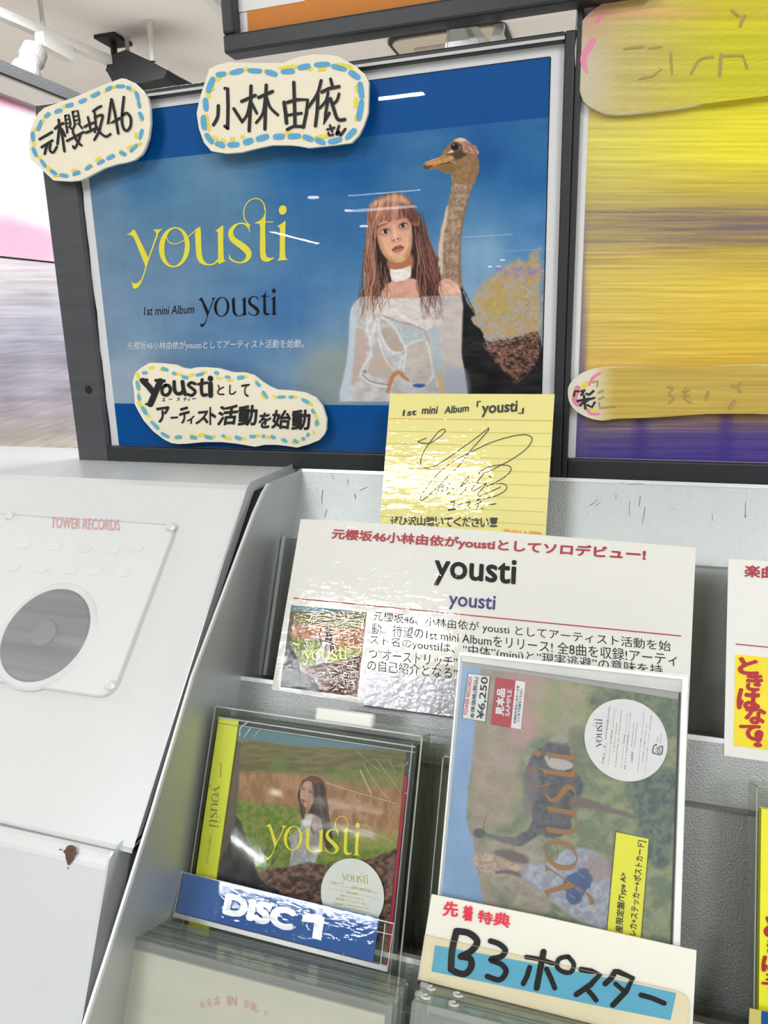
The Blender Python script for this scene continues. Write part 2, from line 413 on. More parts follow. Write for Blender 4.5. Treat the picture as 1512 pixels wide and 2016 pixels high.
class Paint:
    def __init__(s, x, y): s.x = x; s.y = y; s.C = np.zeros((len(x), 3))
    def idw(s, pts, p=2.5):
        w = [1.0 / ((s.x - q[0]) ** 2 + (s.y - q[1]) ** 2 + 200) ** (p / 2) for q in pts]
        W = sum(w); s.C = sum(wi[:, None] * np.array(q[2], float) for wi, q in zip(w, pts)) / W[:, None]
    def _sel(s, P, m):
        lo = P.min(0) - m; hi = P.max(0) + m
        return np.nonzero((s.x >= lo[0]) & (s.x <= hi[0]) & (s.y >= lo[1]) & (s.y <= hi[1]))[0]
    def _mix(s, I, a, c):
        if callable(c): c = c(s.x[I], s.y[I])
        c = np.asarray(c, float)
        s.C[I] = s.C[I] * (1 - a[:, None]) + c * a[:, None]
    def poly(s, P, c, soft=0.9, alpha=1.0, smooth=True, rag=0.0, rs=4.0, z=None):
        P = np.array(zpts(z, P) if z else P, float)
        if smooth: P = crom(P, 4, True)
        I = s._sel(P, soft * 3 + rag * 2)
        if len(I) == 0: return
        x, y = s.x[I], s.y[I]; d2 = np.full(len(I), 1e9); ins = np.zeros(len(I), bool); n = len(P)
        for i in range(n):
            a, b = P[i], P[(i + 1) % n]; e = b - a; L = e @ e + 1e-9
            t = np.clip(((x - a[0]) * e[0] + (y - a[1]) * e[1]) / L, 0, 1)
            d2 = np.minimum(d2, (x - a[0] - t * e[0]) ** 2 + (y - a[1] - t * e[1]) ** 2)
            if a[1] != b[1]:
                cr = ((a[1] > y) != (b[1] > y)) & (x < (b[0] - a[0]) * (y - a[1]) / (b[1] - a[1]) + a[0]); ins ^= cr
        d = np.sqrt(d2) * np.where(ins, 1, -1)
        if rag: d = d + (fbm(x, y, rs, rs, 3, 3) - 0.5) * 2 * rag
        s._mix(I, np.clip(d / (2 * soft) + 0.5, 0, 1) * alpha, c)
    def stroke(s, P, w, c, soft=0.7, alpha=1.0, z=None, smooth=True):
        P = np.asarray(zpts(z, P) if z else P, float); w = np.broadcast_to(np.asarray(w, float), (len(P),)).copy()
        if z: w = w * abs(z(1, 0)[0] - z(0, 0)[0])
        if smooth and len(P) > 2: Q = crom(np.column_stack([P, w]), 4); P = Q[:, :2]; w = np.abs(Q[:, 2])
        I = s._sel(P, w.max() + soft * 3)
        if len(I) == 0: return
        x, y = s.x[I], s.y[I]; d = np.full(len(I), -1e9)
        for i in range(len(P) - 1):
            a, b = P[i], P[i + 1]; e = b - a; L = e @ e + 1e-9
            t = np.clip(((x - a[0]) * e[0] + (y - a[1]) * e[1]) / L, 0, 1)
            q = (w[i] * (1 - t) + w[i + 1] * t) / 2 - np.hypot(x - a[0] - t * e[0], y - a[1] - t * e[1])
            d = np.maximum(d, q)
        s._mix(I, np.clip(d / (2 * soft) + 0.5, 0, 1) * alpha, c)
    def add(s, f): s.C = s.C + f
def grid(name, pl, off, m, parent, A, B, nx, ny, paint, xs=None, ys=None):
    """fine sheet between (a,b) corners A (bottom left) and B (top right), painted by paint(Paint)"""
    xs = np.linspace(A[0], B[0], nx) if xs is None else xs; ys = np.linspace(A[1], B[1], ny) if ys is None else ys
    nx, ny = len(xs), len(ys); X, Y = np.meshgrid(xs, ys); X = X.ravel(); Y = Y.ravel()
    V = pl.P + X[:, None] * pl.x + Y[:, None] * pl.u + off * pl.n
    q = proj(V); p = Paint(q[:, 0], q[:, 1]); paint(p)
    i = (np.arange(ny - 1)[:, None] * nx + np.arange(nx - 1)[None]).ravel()
    Fc = np.stack([i, i + 1, i + 1 + nx, i + nx], 1)
    return mesh(name, V, Fc, m, parent, colors=s2l(np.clip(p.C, 2, 253)))
def vary(base, amp, sx, sy=None, seed=0, o=4, tint=(1, 1, 1)):
    return lambda x, y: np.array(base, float) + (fbm(x, y, sx, sy, o, seed) - 0.5)[:, None] * 2 * amp * np.array(tint, float)
def two(c1, c2, sx, sy=None, seed=0, o=4, k=2.2):
    def f(x, y):
        t = np.clip((fbm(x, y, sx, sy, o, seed) - 0.5) * k + 0.5, 0, 1)[:, None]
        return np.array(c1, float) * (1 - t) + np.array(c2, float) * t
    return f

# ------------------------------------------------------------------ materials
M_ceil = mat('ceiling_paint', (222, 217, 212), 0.9, var=0.02, vs=3)
M_wall = mat('wall_paint', (150, 148, 146), 0.9, var=0.03, vs=2)
M_floor = mat('floor_vinyl', (205, 200, 192), 0.5, var=0.06, vs=6)
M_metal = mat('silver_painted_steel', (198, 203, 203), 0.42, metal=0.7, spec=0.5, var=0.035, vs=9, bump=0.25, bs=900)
M_metal2 = mat('silver_steel_dark', (150, 153, 152), 0.42, metal=0.75, var=0.03, vs=9, bump=0.25, bs=900)
M_rim = mat('bare_steel_edge', (225, 228, 228), 0.3, metal=0.3, var=0.02)
M_white = mat('white_painted_steel', (222, 226, 226), 0.3, metal=0.2, var=0.02, vs=6, bump=0.12, bs=900)
M_rust = mat('rust', (96, 70, 58), 0.85, var=0.35, vs=300)
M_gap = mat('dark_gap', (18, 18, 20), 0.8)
M_black = mat('black_satin_frame', (48, 51, 54), 0.42, spec=0.4, var=0.06, vs=60, bump=0.2, bs=500)
M_paper = mat('white_paper', (236, 236, 236), 0.55, var=0.01)
M_card = mat('laminated_card', (231, 231, 226), 0.6, spec=0.2, var=0.006)
M_cream = mat('cream_foam_board', (246, 238, 214), 0.6, var=0.012, vs=30)
M_foam = mat('foam_core', (235, 232, 222), 0.8)
M_yellow = mat('yellow_note_card', (237, 230, 150), 0.6, spec=0.2, var=0.01)
M_obi = mat('yellow_paper_strip', (232, 234, 66), 0.45, var=0.01)
M_ink = mat('black_ink', (20, 18, 22), 0.6, var=0.1, vs=120)
M_inkk = mat('black_print', (12, 12, 15), 0.55, spec=0.2)
M_navy = mat('navy_print', (30, 36, 112), 0.45)
M_red = mat('red_print', (165, 25, 42), 0.45)
M_redmark = mat('red_marker', (226, 52, 76), 0.5, var=0.1, vs=400)
M_blue = mat('blue_strip', (26, 84, 156), 0.5, spec=0.2, var=0.05, vs=70)
M_wprint = mat('white_print', (235, 240, 246), 0.5)
M_wlet = mat('pale_print', (222, 228, 236), 0.5)
M_logo = mat('yellow_print', (240, 228, 62), 0.5, var=0.01)
M_logog = mat('grey_print', (120, 124, 92), 0.5)
M_gold = mat('gold_print', (196, 180, 82), 0.5)
M_brown = mat('ochre_print', (156, 108, 46), 0.5, var=0.06)
M_sky = mat('sky_blue_marker', (92, 172, 216), 0.6, var=0.06, vs=200)
M_yel = mat('yellow_marker', (240, 224, 60), 0.6, var=0.05, vs=200)
M_olive = mat('overlapped_marker', (140, 175, 50), 0.6)
M_tape = mat('sky_blue_tape', (98, 178, 218), 0.55, var=0.05, vs=50, stretch=(1, 6, 6))
M_oline = mat('orange_rule', (226, 168, 70), 0.5)
M_oliv2 = mat('yellow_rule', (206, 190, 70), 0.5)
M_orange = mat('orange_board', (214, 132, 46), 0.6, var=0.03, vs=14)
M_sticker = mat('white_sticker', (238, 237, 236), 0.45)
M_grey = mat('grey_print_text', (120, 120, 125), 0.5)
M_dark = mat('dark_plastic', (34, 33, 32), 0.4)
M_spk = mat('black_speaker', (30, 29, 32), 0.5)
M_steelw = mat('white_enamel', (205, 203, 199), 0.4, var=0.01)
M_lampface = mat('lamp_face', (255, 252, 245), 0.4, emit=(255, 250, 240), es=6.0)
M_spoteye = mat('spot_face', (255, 252, 245), 0.4, emit=(255, 250, 240), es=30.0)
M_tubeh = mat('tube_housing', (240, 240, 238), 0.5)
M_glass = clear('poster_glass', (252, 253, 254), 0.012, 1.38)
M_clear = clear('clear_acrylic', (252, 253, 252), 0.04, 1.33, bump=0.03, bs=30)
M_wrap = clear('shrink_wrap', (252, 253, 252), 0.05, 1.33, bump=0.12, bs=45)
M_edge = clear('acrylic_edge', (234, 238, 226), 0.15, 1.45, extra=0.03)
M_clrim = clear('clear_rim', (225, 230, 228), 0.2, 1.49, extra=0.10, milk=0.25)
M_milky = clear('milky_plastic', (240, 242, 240), 0.12, 1.45, milk=0.62, milkc=(238, 239, 236), extra=0.02)
M_sleeve = clear('frosted_sleeve', (250, 251, 251), 0.2, 1.38, milk=0.035, milkc=(225, 228, 230), bump=0.05, bs=20)
M_pearl = mat('pearly_white_sleeve', (238, 240, 238), 0.32, var=0.01)
M_cream2 = mat('aged_cream_card', (240, 229, 202), 0.55, var=0.05, vs=22)
V_poster = vmat('poster_print', 0.6, 0.12, grain=0.05)
V_cover = vmat('cover_print', 0.35, 0.4, grain=0.06)
V_card = vmat('card_print', 0.6, 0.2)
M_lam2 = clear('thin_film', (254, 254, 253), .03, 1.5, bump=.09, bs=260, stretch=(.5, 1, 1))
M_lam = clear('laminate_film', (254, 254, 253), .03, 1.5, bump=.22, bs=210, stretch=(.42, 1, 1))
V_streak = vmat('streaked_print', 0.55, 0.3, grain=0.02)

# ------------------------------------------------------------------ room shell
def st(o): o['kind'] = 'structure'; return o
st(mesh('floor', *abox(-9, 8, -17, 8, -0.1, 0), M_floor))
st(mesh('ceiling', *abox(-9, 8, -17, 8, ZC, ZC + 0.1), M_ceil))
st(mesh('wall_back', *abox(-9, 8, 8, 8.1, 0, ZC), M_ceil))
st(mesh('wall_left', *abox(-9.1, -9, -17, 8, 0, ZC), M_wall))
st(mesh('wall_right', *abox(8, 8.1, -17, 8, 0, ZC), M_wall))
st(mesh('wall_front', *abox(-9, 8, -17.1, -17, 0, ZC), M_wall))

# ------------------------------------------------------------------ ceiling fittings
for i, (x, y, sx, sy, w) in enumerate(TUBES_AND_FILL):
    t = thing('tube_or_fill_fitting', 'slim white fluorescent tube fitting on the shop ceiling out of view, rear ones added as fill', 'ceiling light', (x, y, ZC), 'fluorescent fittings behind the camera')
    mesh('housing', *abox(x - sx / 2 - 0.02, x + sx / 2 + 0.02, y - sy / 2 - 0.02, y + sy / 2 + 0.02, ZC - 0.06, ZC), M_tubeh, t)
def lathe(P, Q, prof, n=20):
    """profile [(t, r)] turned about the axis P->Q"""
    P = np.array(P, float); Q = np.array(Q, float); d = Q - P; L = np.linalg.norm(d); d /= L
    a = np.cross(d, [0, 0, 1.0]); a = a / np.linalg.norm(a) if np.linalg.norm(a) > 1e-3 else np.array([1.0, 0, 0]); b = np.cross(d, a)
    V = []; Fs = []
    for (t, r) in prof:
        for j in range(n):
            th = 2 * math.pi * j / n; V.append(P + d * L * t + (a * math.cos(th) + b * math.sin(th)) * r)
    for i in range(len(prof) - 1):
        for j in range(n):
            k = (j + 1) % n; Fs.append((i * n + j, i * n + k, (i + 1) * n + k, (i + 1) * n + j))
    Fs.append(tuple(range(n))[::-1]); Fs.append(tuple((len(prof) - 1) * n + j for j in range(n)))
    return V, Fs
def tube(pts, r, n=8):
    return join(*[lathe(pts[i], pts[i + 1], [(0, r), (1, r)], n) for i in range(len(pts) - 1)])
def beam(P, Q, w, h):
    """straight rectangular bar from P to Q, w wide, h high (hanging down from the line)"""
    P = np.array(P, float); Q = np.array(Q, float); d = (Q - P) / np.linalg.norm(Q - P); s = np.cross(d, [0, 0, 1.0]); s = s / np.linalg.norm(s) * w / 2
    dn = np.array([0, 0, -h])
    return box([P - s + dn, P + s + dn, Q + s + dn, Q - s + dn, P - s, P + s, Q + s, Q - s])
for (x, y) in SPOTS:
    t = thing('downlight', 'small bright downlight far back on the shop ceiling', 'spotlight', (x, y, ZC), 'downlights behind the camera')
    mesh('rim', *lathe((x, y, ZC), (x, y, ZC - 0.04), [(0, .06), (1, .055)]), M_tubeh, t)
    mesh('lens', *lathe((x, y, ZC - 0.04), (x, y, ZC - 0.05), [(0, .05), (1, .045)]), M_spoteye, t)
# lighting track with its spotlight, seen top left
A = onZ((-60, -8), ZC - 0.10); B = onZ((388, 186), ZC - 0.10)
tr = thing('lighting_track', 'white lighting track crossing the grey ceiling at the top left', 'light track', (A + B) / 2)
mesh('rail', *beam(A, B, 0.035, 0.03), M_steelw, tr)
d = (B - A)
for k in (0.25, 0.62):
    c = A + d * k; mesh('hanger', *lathe((c[0], c[1], ZC), (c[0], c[1], ZC - 0.10), [(0, .02), (0.06, .008), (1, .008)], 10), M_steelw, tr)
c = onZ((78, 62), ZC - 0.13)
spt = thing('track_spotlight', 'white can spotlight shining below the ceiling track', 'spotlight', c)
k1 = onZ((76, 62), ZC - 0.13); k2 = onZ((136, 96), ZC - 0.13)
mesh('adapter', *beam(k1, k2, 0.035, 0.045), M_steelw, spt)
h0 = onZ((72, 92), ZC - 0.19); h1 = h0 + np.array([-0.01, -0.10, -0.16])
mesh('arm', *tube([(k1[0], k1[1], k1[2] - 0.03), h0], 0.012), M_steelw, spt)
mesh('can', *lathe(h0, h1, [(0, .02), (0.08, .04), (0.3, .042), (0.32, .036), (0.5, .036), (0.52, .045), (0.9, .055), (1, .06)], 24), mat('grey_white_can', (120, 118, 116), .5), spt, smooth=False)
dd = (h1 - h0) / np.linalg.norm(h1 - h0)
mesh('lens', *lathe(h1 + dd * 0.001, h1 + dd * 0.008, [(0, .054), (1, .045)], 24), M_spoteye, spt)
# second rail and the vertical drop rod
A = onZ((398, -30), ZC - 0.05); B = onZ((452, 22), ZC - 0.05)
t = thing('ceiling_rail', 'short white rail on the ceiling left of the orange sign', 'rail', (A + B) / 2)
mesh('rail', *beam(A, B + (B - A) * 1.2, 0.03, 0.03), M_steelw, t)
c = onZ((299, 98), ZC - 0.10)
t = thing('drop_rod', 'thin white rod dropping from the ceiling to the lighting track', 'rod', (c[0], c[1], ZC))
yy = c[1]; top = onY((292, 0), yy)
mesh('rod', *lathe((c[0], c[1], min(ZC + 0.0, 99)), (c[0], c[1], c[2] - 0.04), [(0, .011), (1, .011)], 10), M_steelw, t)
# black loudspeaker on a ceiling bracket
c = onZ((222, 76), ZC)
t = thing('ceiling_speaker', 'black box loudspeaker hanging from a bracket behind the small name board', 'speaker', c)
mesh('mount_plate', *beam(onZ((203, 80), ZC - 0.002), onZ((243, 74), ZC - 0.002), 0.12, 0.012), M_spk, t)
Yc = c[1] - 0.05
e = onY((226, 120), Yc)
mesh('arm', *tube([c, (c[0], c[1], c[2] - 0.06), e], 0.013), M_spk, t)
P = [(210, 138), (216, 112), (248, 100), (300, 122), (330, 140), (325, 154), (272, 166), (268, 172), (222, 160)]
Fp = [onY(p, Yc - 0.06) for p in P]; Bp = [onY(p, Yc - 0.06) + np.array([0.0, 0.16, 0.0]) for p in P]
bevel(mesh('cabinet', Fp + Bp, tess_prism(P, len(P)), M_spk, t), 0.004)
mesh('grille', [onY((218 + 14 * i + j * 6, 128 + i * 4 + j * 24), Yc - 0.0605) for i in range(3) for j in (0, 1)], [(0, 2, 3, 1), (2, 4, 5, 3)], M_dark, t)
# ceiling air outlet above the acrylic bracket
x0, x1, y0, y1 = -0.99, -0.50, 3.22, 3.95
t = thing('air_conditioner', 'ceiling air outlet with a dark rounded rim seen above the acrylic bracket', 'air conditioner', ((x0 + x1) / 2, (y0 + y1) / 2, ZC))
PC = basis_plane((0, 0, ZC), (1, 0, 0), (0, 1, 0))
prism_ab('rim', PC, rrect(x0, x1, y0, y1, 0.07), 0.0, 0.012, M_dark, t)
prism_ab('face_panel', PC, rrect(x0 + .018, x1 - .018, y0 + .018, y1 - .018, 0.055), 0.0, 0.018, mat('beige_panel', (196, 186, 168), 0.6), t)
prism_ab('intake_grille', PC, rrect(x0 + .09, x1 - .09, y0 + .12, y1 - .12, 0.02), 0.0, 0.022, mat('beige_grille', (168, 158, 142), 0.6), t)

# ------------------------------------------------------------------ shelf unit
T1 = (0.587, -0.1191); T2 = (0.455, -0.2549); T3 = (0.355, -0.374)
TH = 26.0; tn = math.tan(math.radians(TH))
PT1 = Plane(T1[0], T1[1], TH); PT2 = Plane(T2[0], T2[1], TH); PT3 = Plane(T3[0], T3[1], TH)
XL, XR = -0.2645, 0.56
unit = thing('stepped_display_shelf', 'silver steel stepped display rack holding the albums, with a sloping side panel', 'shelf', (0.15, 0.45, 0))
edge = [(x[1], x[2]) for x in (onX((520, 958), -0.2645), onX((500, 1010), -0.2645), onX((380, 1330), -0.2645), onX((300, 1600), -0.2645), onX((215, 1870), -0.2645), onX((163, 2030), -0.2645))]
side = [(0.70, CAMZ + T1[1])] + [(0.587, CAMZ + T1[1]), (edge[0][0] + .008, edge[0][1] + .001), (edge[0][0] - .002, edge[0][1] - .004)] + edge[1:] + [(0.16, 0.80), (0.16, 0.0), (0.70, 0.0)]
def side_panel(X0, X1, nm='side_panel'):
    V = [(X0, p[0], p[1]) for p in side] + [(X1, p[0], p[1]) for p in side]
    return mesh(nm, V, tess_prism(side, len(side)), M_metal, unit)
side_panel(-0.2658, -0.2645)
side_panel(XR, XR + 0.0025)
rp = side[2:9]; V = []; Fs = []
for i, p in enumerate(rp):
    V += [(-0.2661, p[0] - .0006, p[1]), (-0.2643, p[0] - .0006, p[1]), (-0.2643, p[0] + .002, p[1] - .0012), (-0.2661, p[0] + .002, p[1] - .0012)]
for i in range(len(rp) - 1):
    for j in range(4): Fs.append((4 * i + j, 4 * i + (j + 1) % 4, 4 * i + 4 + (j + 1) % 4, 4 * i + 4 + j))
mesh('edge_strip', V, Fs, M_rim, unit)
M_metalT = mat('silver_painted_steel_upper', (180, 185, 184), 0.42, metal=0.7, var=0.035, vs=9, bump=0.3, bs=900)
def tier(pl, depth, top_roll=True, m=M_metalT):
    L = depth / math.cos(math.radians(TH))
    o = mesh('back_panel', *pbox(pl, XL, XR, -L, 0, -0.0018, 0), m, unit)
    mesh('lip', *pbox(pl, XL, XR, -0.0022, 0.0008, -0.006, 0.0004), M_rim, unit)
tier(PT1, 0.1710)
tier(PT2, 0.1421, m=M_metal2)  # deeper shade of the lower tiers is put into this darker steel colour
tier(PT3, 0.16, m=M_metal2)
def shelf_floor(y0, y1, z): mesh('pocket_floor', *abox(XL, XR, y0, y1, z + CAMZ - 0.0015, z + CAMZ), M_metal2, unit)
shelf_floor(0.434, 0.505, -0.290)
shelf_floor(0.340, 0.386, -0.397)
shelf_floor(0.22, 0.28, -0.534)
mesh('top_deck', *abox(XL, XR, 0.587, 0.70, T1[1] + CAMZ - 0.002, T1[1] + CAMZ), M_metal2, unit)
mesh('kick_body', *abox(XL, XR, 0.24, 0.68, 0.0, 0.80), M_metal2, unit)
zsc = Z(1080, 700, 3.5)
strokes('scuff_marks', PT1, .0004, mat('grey_scuff', (120, 124, 122), .7), unit, [([(560, 1005), (556, 1060), (558, 1108)], 3), ([(632, 970), (624, 1045)], 4), ([(664, 1045), (655, 1110), (645, 1155)], 4), ([(282, 1035), (320, 1010), (336, 992)], 3), ([(325, 1036), (356, 1010)], 3), ([(465, 958), (462, 988)], 3),
    ([(560, 888), (610, 884), (655, 886)], 3), ([(1130, 1095), (1127, 1140)], 3), ([(1357, 1010), (1355, 1110)], 3), ([(1355, 1100), (1356, 1114)], 8), ([(500, 877), (516, 880)], 3), ([(265, 1078), (270, 1086)], 3), ([(845, 1062), (870, 1054)], 2)], zsc)
zsd = Z(420, 880, 3.732)
strokes('scuff_marks', PT1, .0004, mat('grey_scuff', (120, 124, 122), .7), unit, [([(805, 320), (798, 370), (800, 415)], 4), ([(1040, 345), (1046, 380)], 6), ([(870, 210), (885, 235)], 4), ([(990, 240), (985, 275)], 3), ([(1075, 320), (1130, 295)], 3), ([(835, 460), (818, 510)], 3)], zsd)
# translucent divider in the back pocket, its grey also carrying the pocket's shade
PBK = PT1.shift(0.016)
A = PBK.ab((563, 1059)); B = PBK.ab((1432, 1126))
bk = thing('grey_divider_sheet', 'smoky grey plastic divider standing behind the white title card', 'divider', PBK.at(0.1, -0.12))
M_smoke = clear('smoky_plastic', (232, 234, 232), 0.25, 1.45, milk=0.35, milkc=(176, 178, 174))
mesh('sheet', *pbox(PBK, A[0], 0.30, -0.178, A[1], -0.001, 0.0), M_smoke, bk)
mesh('edge_strip', *pbox(PBK, A[0], A[0] + 0.003, -0.178, A[1], 0.0, 0.008), M_clrim, bk)
mesh('fold', *pbox(PBK, A[0] + .003, 0.30, A[1] - 0.0015, A[1], -0.004, 0.0), M_smoke, bk)

# ------------------------------------------------------------------ listening station, left
XS = -0.2762
g = lambda p: onX(p, XS)[1:]
st_top = g((489, 965)); st_bot = g((255, 1668)); bd_top = g((244, 1690)); bd_mid = g((190, 2016))
stn = thing('listening_station', 'white sloping listening booth console left of the stepped rack', 'console', (-0.55, 0.45, 0))
pf = [(0.66, CAMZ - 0.1185), (st_top[0] + 0.006, CAMZ - 0.1185), (st_top[0], st_top[1]), (st_bot[0], st_bot[1]), (st_bot[0] + 0.12, st_bot[1] + 0.0), (0.66, st_bot[1])]
X0 = -0.95
V = [(XS, p[0], p[1]) for p in pf] + [(X0, p[0], p[1]) for p in pf]
bevel(mesh('console_top', V, tess_prism(pf, len(pf)), M_white, stn), 0.003, 3)
dv = np.array(bd_mid) - np.array(bd_top); dv /= np.linalg.norm(dv)
pb = [(0.66, bd_top[1] + 0.0), (bd_top[0] + 0.004, bd_top[1]), tuple(np.array(bd_top) + dv * 0.003), tuple(np.array(bd_top) + dv * 0.30), (np.array(bd_top) + dv * 0.30)[[0, 0]] * [1, 0], (0.66, 0.0)]
pb = [tuple(map(float, p)) for p in pb]
V = [(XS - 0.006, p[0], p[1]) for p in pb] + [(X0, p[0], p[1]) for p in pb]
bevel(mesh('lower_cabinet', V, tess_prism(pb, len(pb)), M_white, stn), 0.010, 4)
mesh('gap_shade_filler', [(x, p[0], p[1]) for x in (XS, -0.2664) for p in [(0.62, CAMZ - 0.124), (st_top[0] + .010, CAMZ - .124), (st_top[0] + .006, st_top[1] - .006), (st_bot[0] + .008, st_bot[1] - .004), (bd_top[0] + .008, bd_top[1]), (bd_mid[0] + .006, bd_mid[1]), (bd_mid[0] - .02, bd_mid[1] - .06), (0.62, .9)]], tess_prism([(0.62, CAMZ - 0.124), (st_top[0] + .010, CAMZ - .124), (st_top[0] + .006, st_top[1] - .006), (st_bot[0] + .008, st_bot[1] - .004), (bd_top[0] + .008, bd_top[1]), (bd_mid[0] + .006, bd_mid[1]), (bd_mid[0] - .02, bd_mid[1] - .06), (0.62, .9)], 8), M_gap, stn)  # dark filler standing in for the shaded gap beside the side panel
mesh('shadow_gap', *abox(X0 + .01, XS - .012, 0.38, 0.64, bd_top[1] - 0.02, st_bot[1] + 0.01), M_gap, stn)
# sloping face as a plane, for what is mounted on it
P0 = np.array([0, st_top[0], st_top[1]]); up = np.array([0, st_top[0] - st_bot[0], st_top[1] - st_bot[1]])
PSF = basis_plane(P0, (1, 0, 0), up)
corner = PSF.ab((352, 1036)); low = PSF.ab((222, 1378))
a1 = corner[0]; b1 = corner[1]; b0 = low[1]
plate = thing('control_plate', 'clear rounded control plate screwed to the white listening console', 'panel', PSF.at(-0.45, -0.12))
M_plate = mat('pale_plate', (219, 222, 221), 0.3, var=0.02, vs=5)
prism_ab('plate', PSF, rrect(a1 - 0.34, a1, b0, b1, 0.012), 0.0, 0.003, M_plate, plate)
frame = []
P = rrect(a1 - 0.34, a1, b0, b1, 0.012); Q = rrect(a1 - 0.3388, a1 - 0.0012, b0 + .0012, b1 - .0012, 0.011); n = len(P)
mesh('plate_edge', [PSF.at(p[0], p[1], .0032) for p in P] + [PSF.at(p[0], p[1], .0032) for p in Q], [(i, (i + 1) % n, (i + 1) % n + n, i + n) for i in range(n)], mat('plate_edge_grey', (196, 200, 200), 0.4), plate)
for p in ((222, 1352), (24, 1020), (340, 1042)):
    a, b = PSF.ab(p); c = PSF.at(a, b, 0.003)
    mesh('screw', *lathe(c, c + PSF.n * 0.0022, [(0, .0042), (0.6, .0040), (1, .0028)], 16), M_rim, plate)
text('TOWER RECORDS', PSF, 0.0036, mat('faded_red_print', (216, 168, 168), 0.5), plate, (104, 1043), (240, 1049), (106, 1021), bold=0.01)
Mbtn = mat('pale_grey_key', (218, 221, 221), 0.4)
for (x, y, rx) in ((270, 1082, 16), (225, 1085, 15), (170, 1082, 15), (110, 1078, 16), (50, 1074, 18), (30, 1118, 18), (85, 1122, 16), (140, 1124, 16), (190, 1126, 16), (245, 1130, 14)):
    a, b = PSF.ab((x, y)); el = [(a + 0.0075 * math.cos(t), b + 0.004 * math.sin(t)) for t in np.linspace(0, 2 * math.pi, 20)[:-1]]
    prism_ab('button', PSF, el, 0.003, 0.0034, Mbtn, plate)
a, b = PSF.ab((95, 1252)); 
disc = thing('disc_player', 'dark round disc player window set in the white listening console', 'player', PSF.at(a, b))
cc = PSF.at(a, b, 0.0)
mesh('ring', *lathe(cc, cc + PSF.n * 0.004, [(0, .043), (0.7, .043), (1, .041)], 48), mat('ring_grey', (214, 216, 216), 0.4), disc)
mesh('window', *lathe(cc + PSF.n * .004, cc + PSF.n * 0.0048, [(0, .037), (1, .0355)], 48), mat('smoked_window', (132, 134, 136), 0.4, var=0.22, vs=16, stretch=(0.15, 5, 5)), disc)
mesh('hub', *lathe(cc + PSF.n * .0048, cc + PSF.n * 0.006, [(0, .011), (1, .010)], 28), mat('hub_grey', (140, 142, 142), 0.35), disc)
# rust chip on the lower cabinet
PB = basis_plane((0, bd_top[0], bd_top[1]), (1, 0, 0), (0, -dv[0], -dv[1]))
zc = Z(0, 900, 2.016)
strokes('rust_chip', PB, 0.0008, M_rust, stn, [([(262, 1565), (284, 1562), (300, 1572)], [14, 22, 16]), ([(284, 1560), (280, 1590), (276, 1614)], [44, 34, 10]), ([(240, 1556), (248, 1558)], 5), ([(274, 1628), (272, 1632)], 4)], zc)

# ------------------------------------------------------------------ poster, its frame and glass
PP = PL_POSTER                                   # paper surface
pTL = PP.ab((142, 218)); pBR = PP.ab((1088, 900)); pa0, pb1 = pTL; pa1, pb0 = pBR
prt0 = PP.ab((176, 357))[0]; prt1 = PP.ab((1083, 112))[0]; prb1 = PP.ab((1083, 113))[1]
bandT = PP.ab((1076, 231))[1]; bandB = PP.ab((213, 794))[1]
fr = thing('poster_frame', 'black picture frame with clear front around the blue album poster', 'frame', PP.at((pa0 + pa1) / 2, pb0 - .0165, -.01))
FW = dict(l=0.034, r=0.0075, t=0.006, b=0.0155)
def bar(nm, pl, a0, a1, b0, b1, o0, o1, par, w=0.0012): return bevel(mesh(nm, *pbox(pl, a0, a1, b0, b1, o0, o1), M_black, par), w)
lr = bar('left_rail', PP, pa0 - FW['l'], pa0, pb0 - FW['b'], pb1 + FW['t'], -.012, .007, fr); lr.data.materials[0] = mat('grey_black_rail', (78, 80, 84), .42, var=.12, vs=14, stretch=(.3, 1, 8))
bar('right_rail', PP, pa1, pa1 + FW['r'], pb0 - FW['b'], pb1 + FW['t'], -.012, .007, fr)
bar('top_rail', PP, pa0, pa1, pb1, pb1 + FW['t'], -.012, .007, fr)
bar('bottom_rail', PP, pa0, pa1, pb0 - FW['b'], pb0, -.012, .007, fr)
mesh('top_trim', *pbox(PP, pa0, pa1, pb1 + .0005, pb1 + .0025, .007, .0078), M_steelw, fr)
mesh('backing_board', *pbox(PP, pa0 - .002, pa1 + .002, pb0 - .002, pb1 + .002, -.012, -.0015), M_gap, fr)
mesh('glass', [PP.at(pa0, pb0, .004), PP.at(pa1, pb0, .004), PP.at(pa1, pb1, .004), PP.at(pa0, pb1, .004)], [(0, 1, 2, 3)], M_glass, fr)
mesh('screw', *lathe(PP.px((184, 766), .007), PP.px((184, 766), .0082), [(0, .004), (1, .0035)], 16), M_dark, fr)

pos = thing('album_poster', 'blue landscape album poster of a long-haired person in white beside an ostrich', 'poster', PP.at((pa0 + pa1) / 2, pb0))
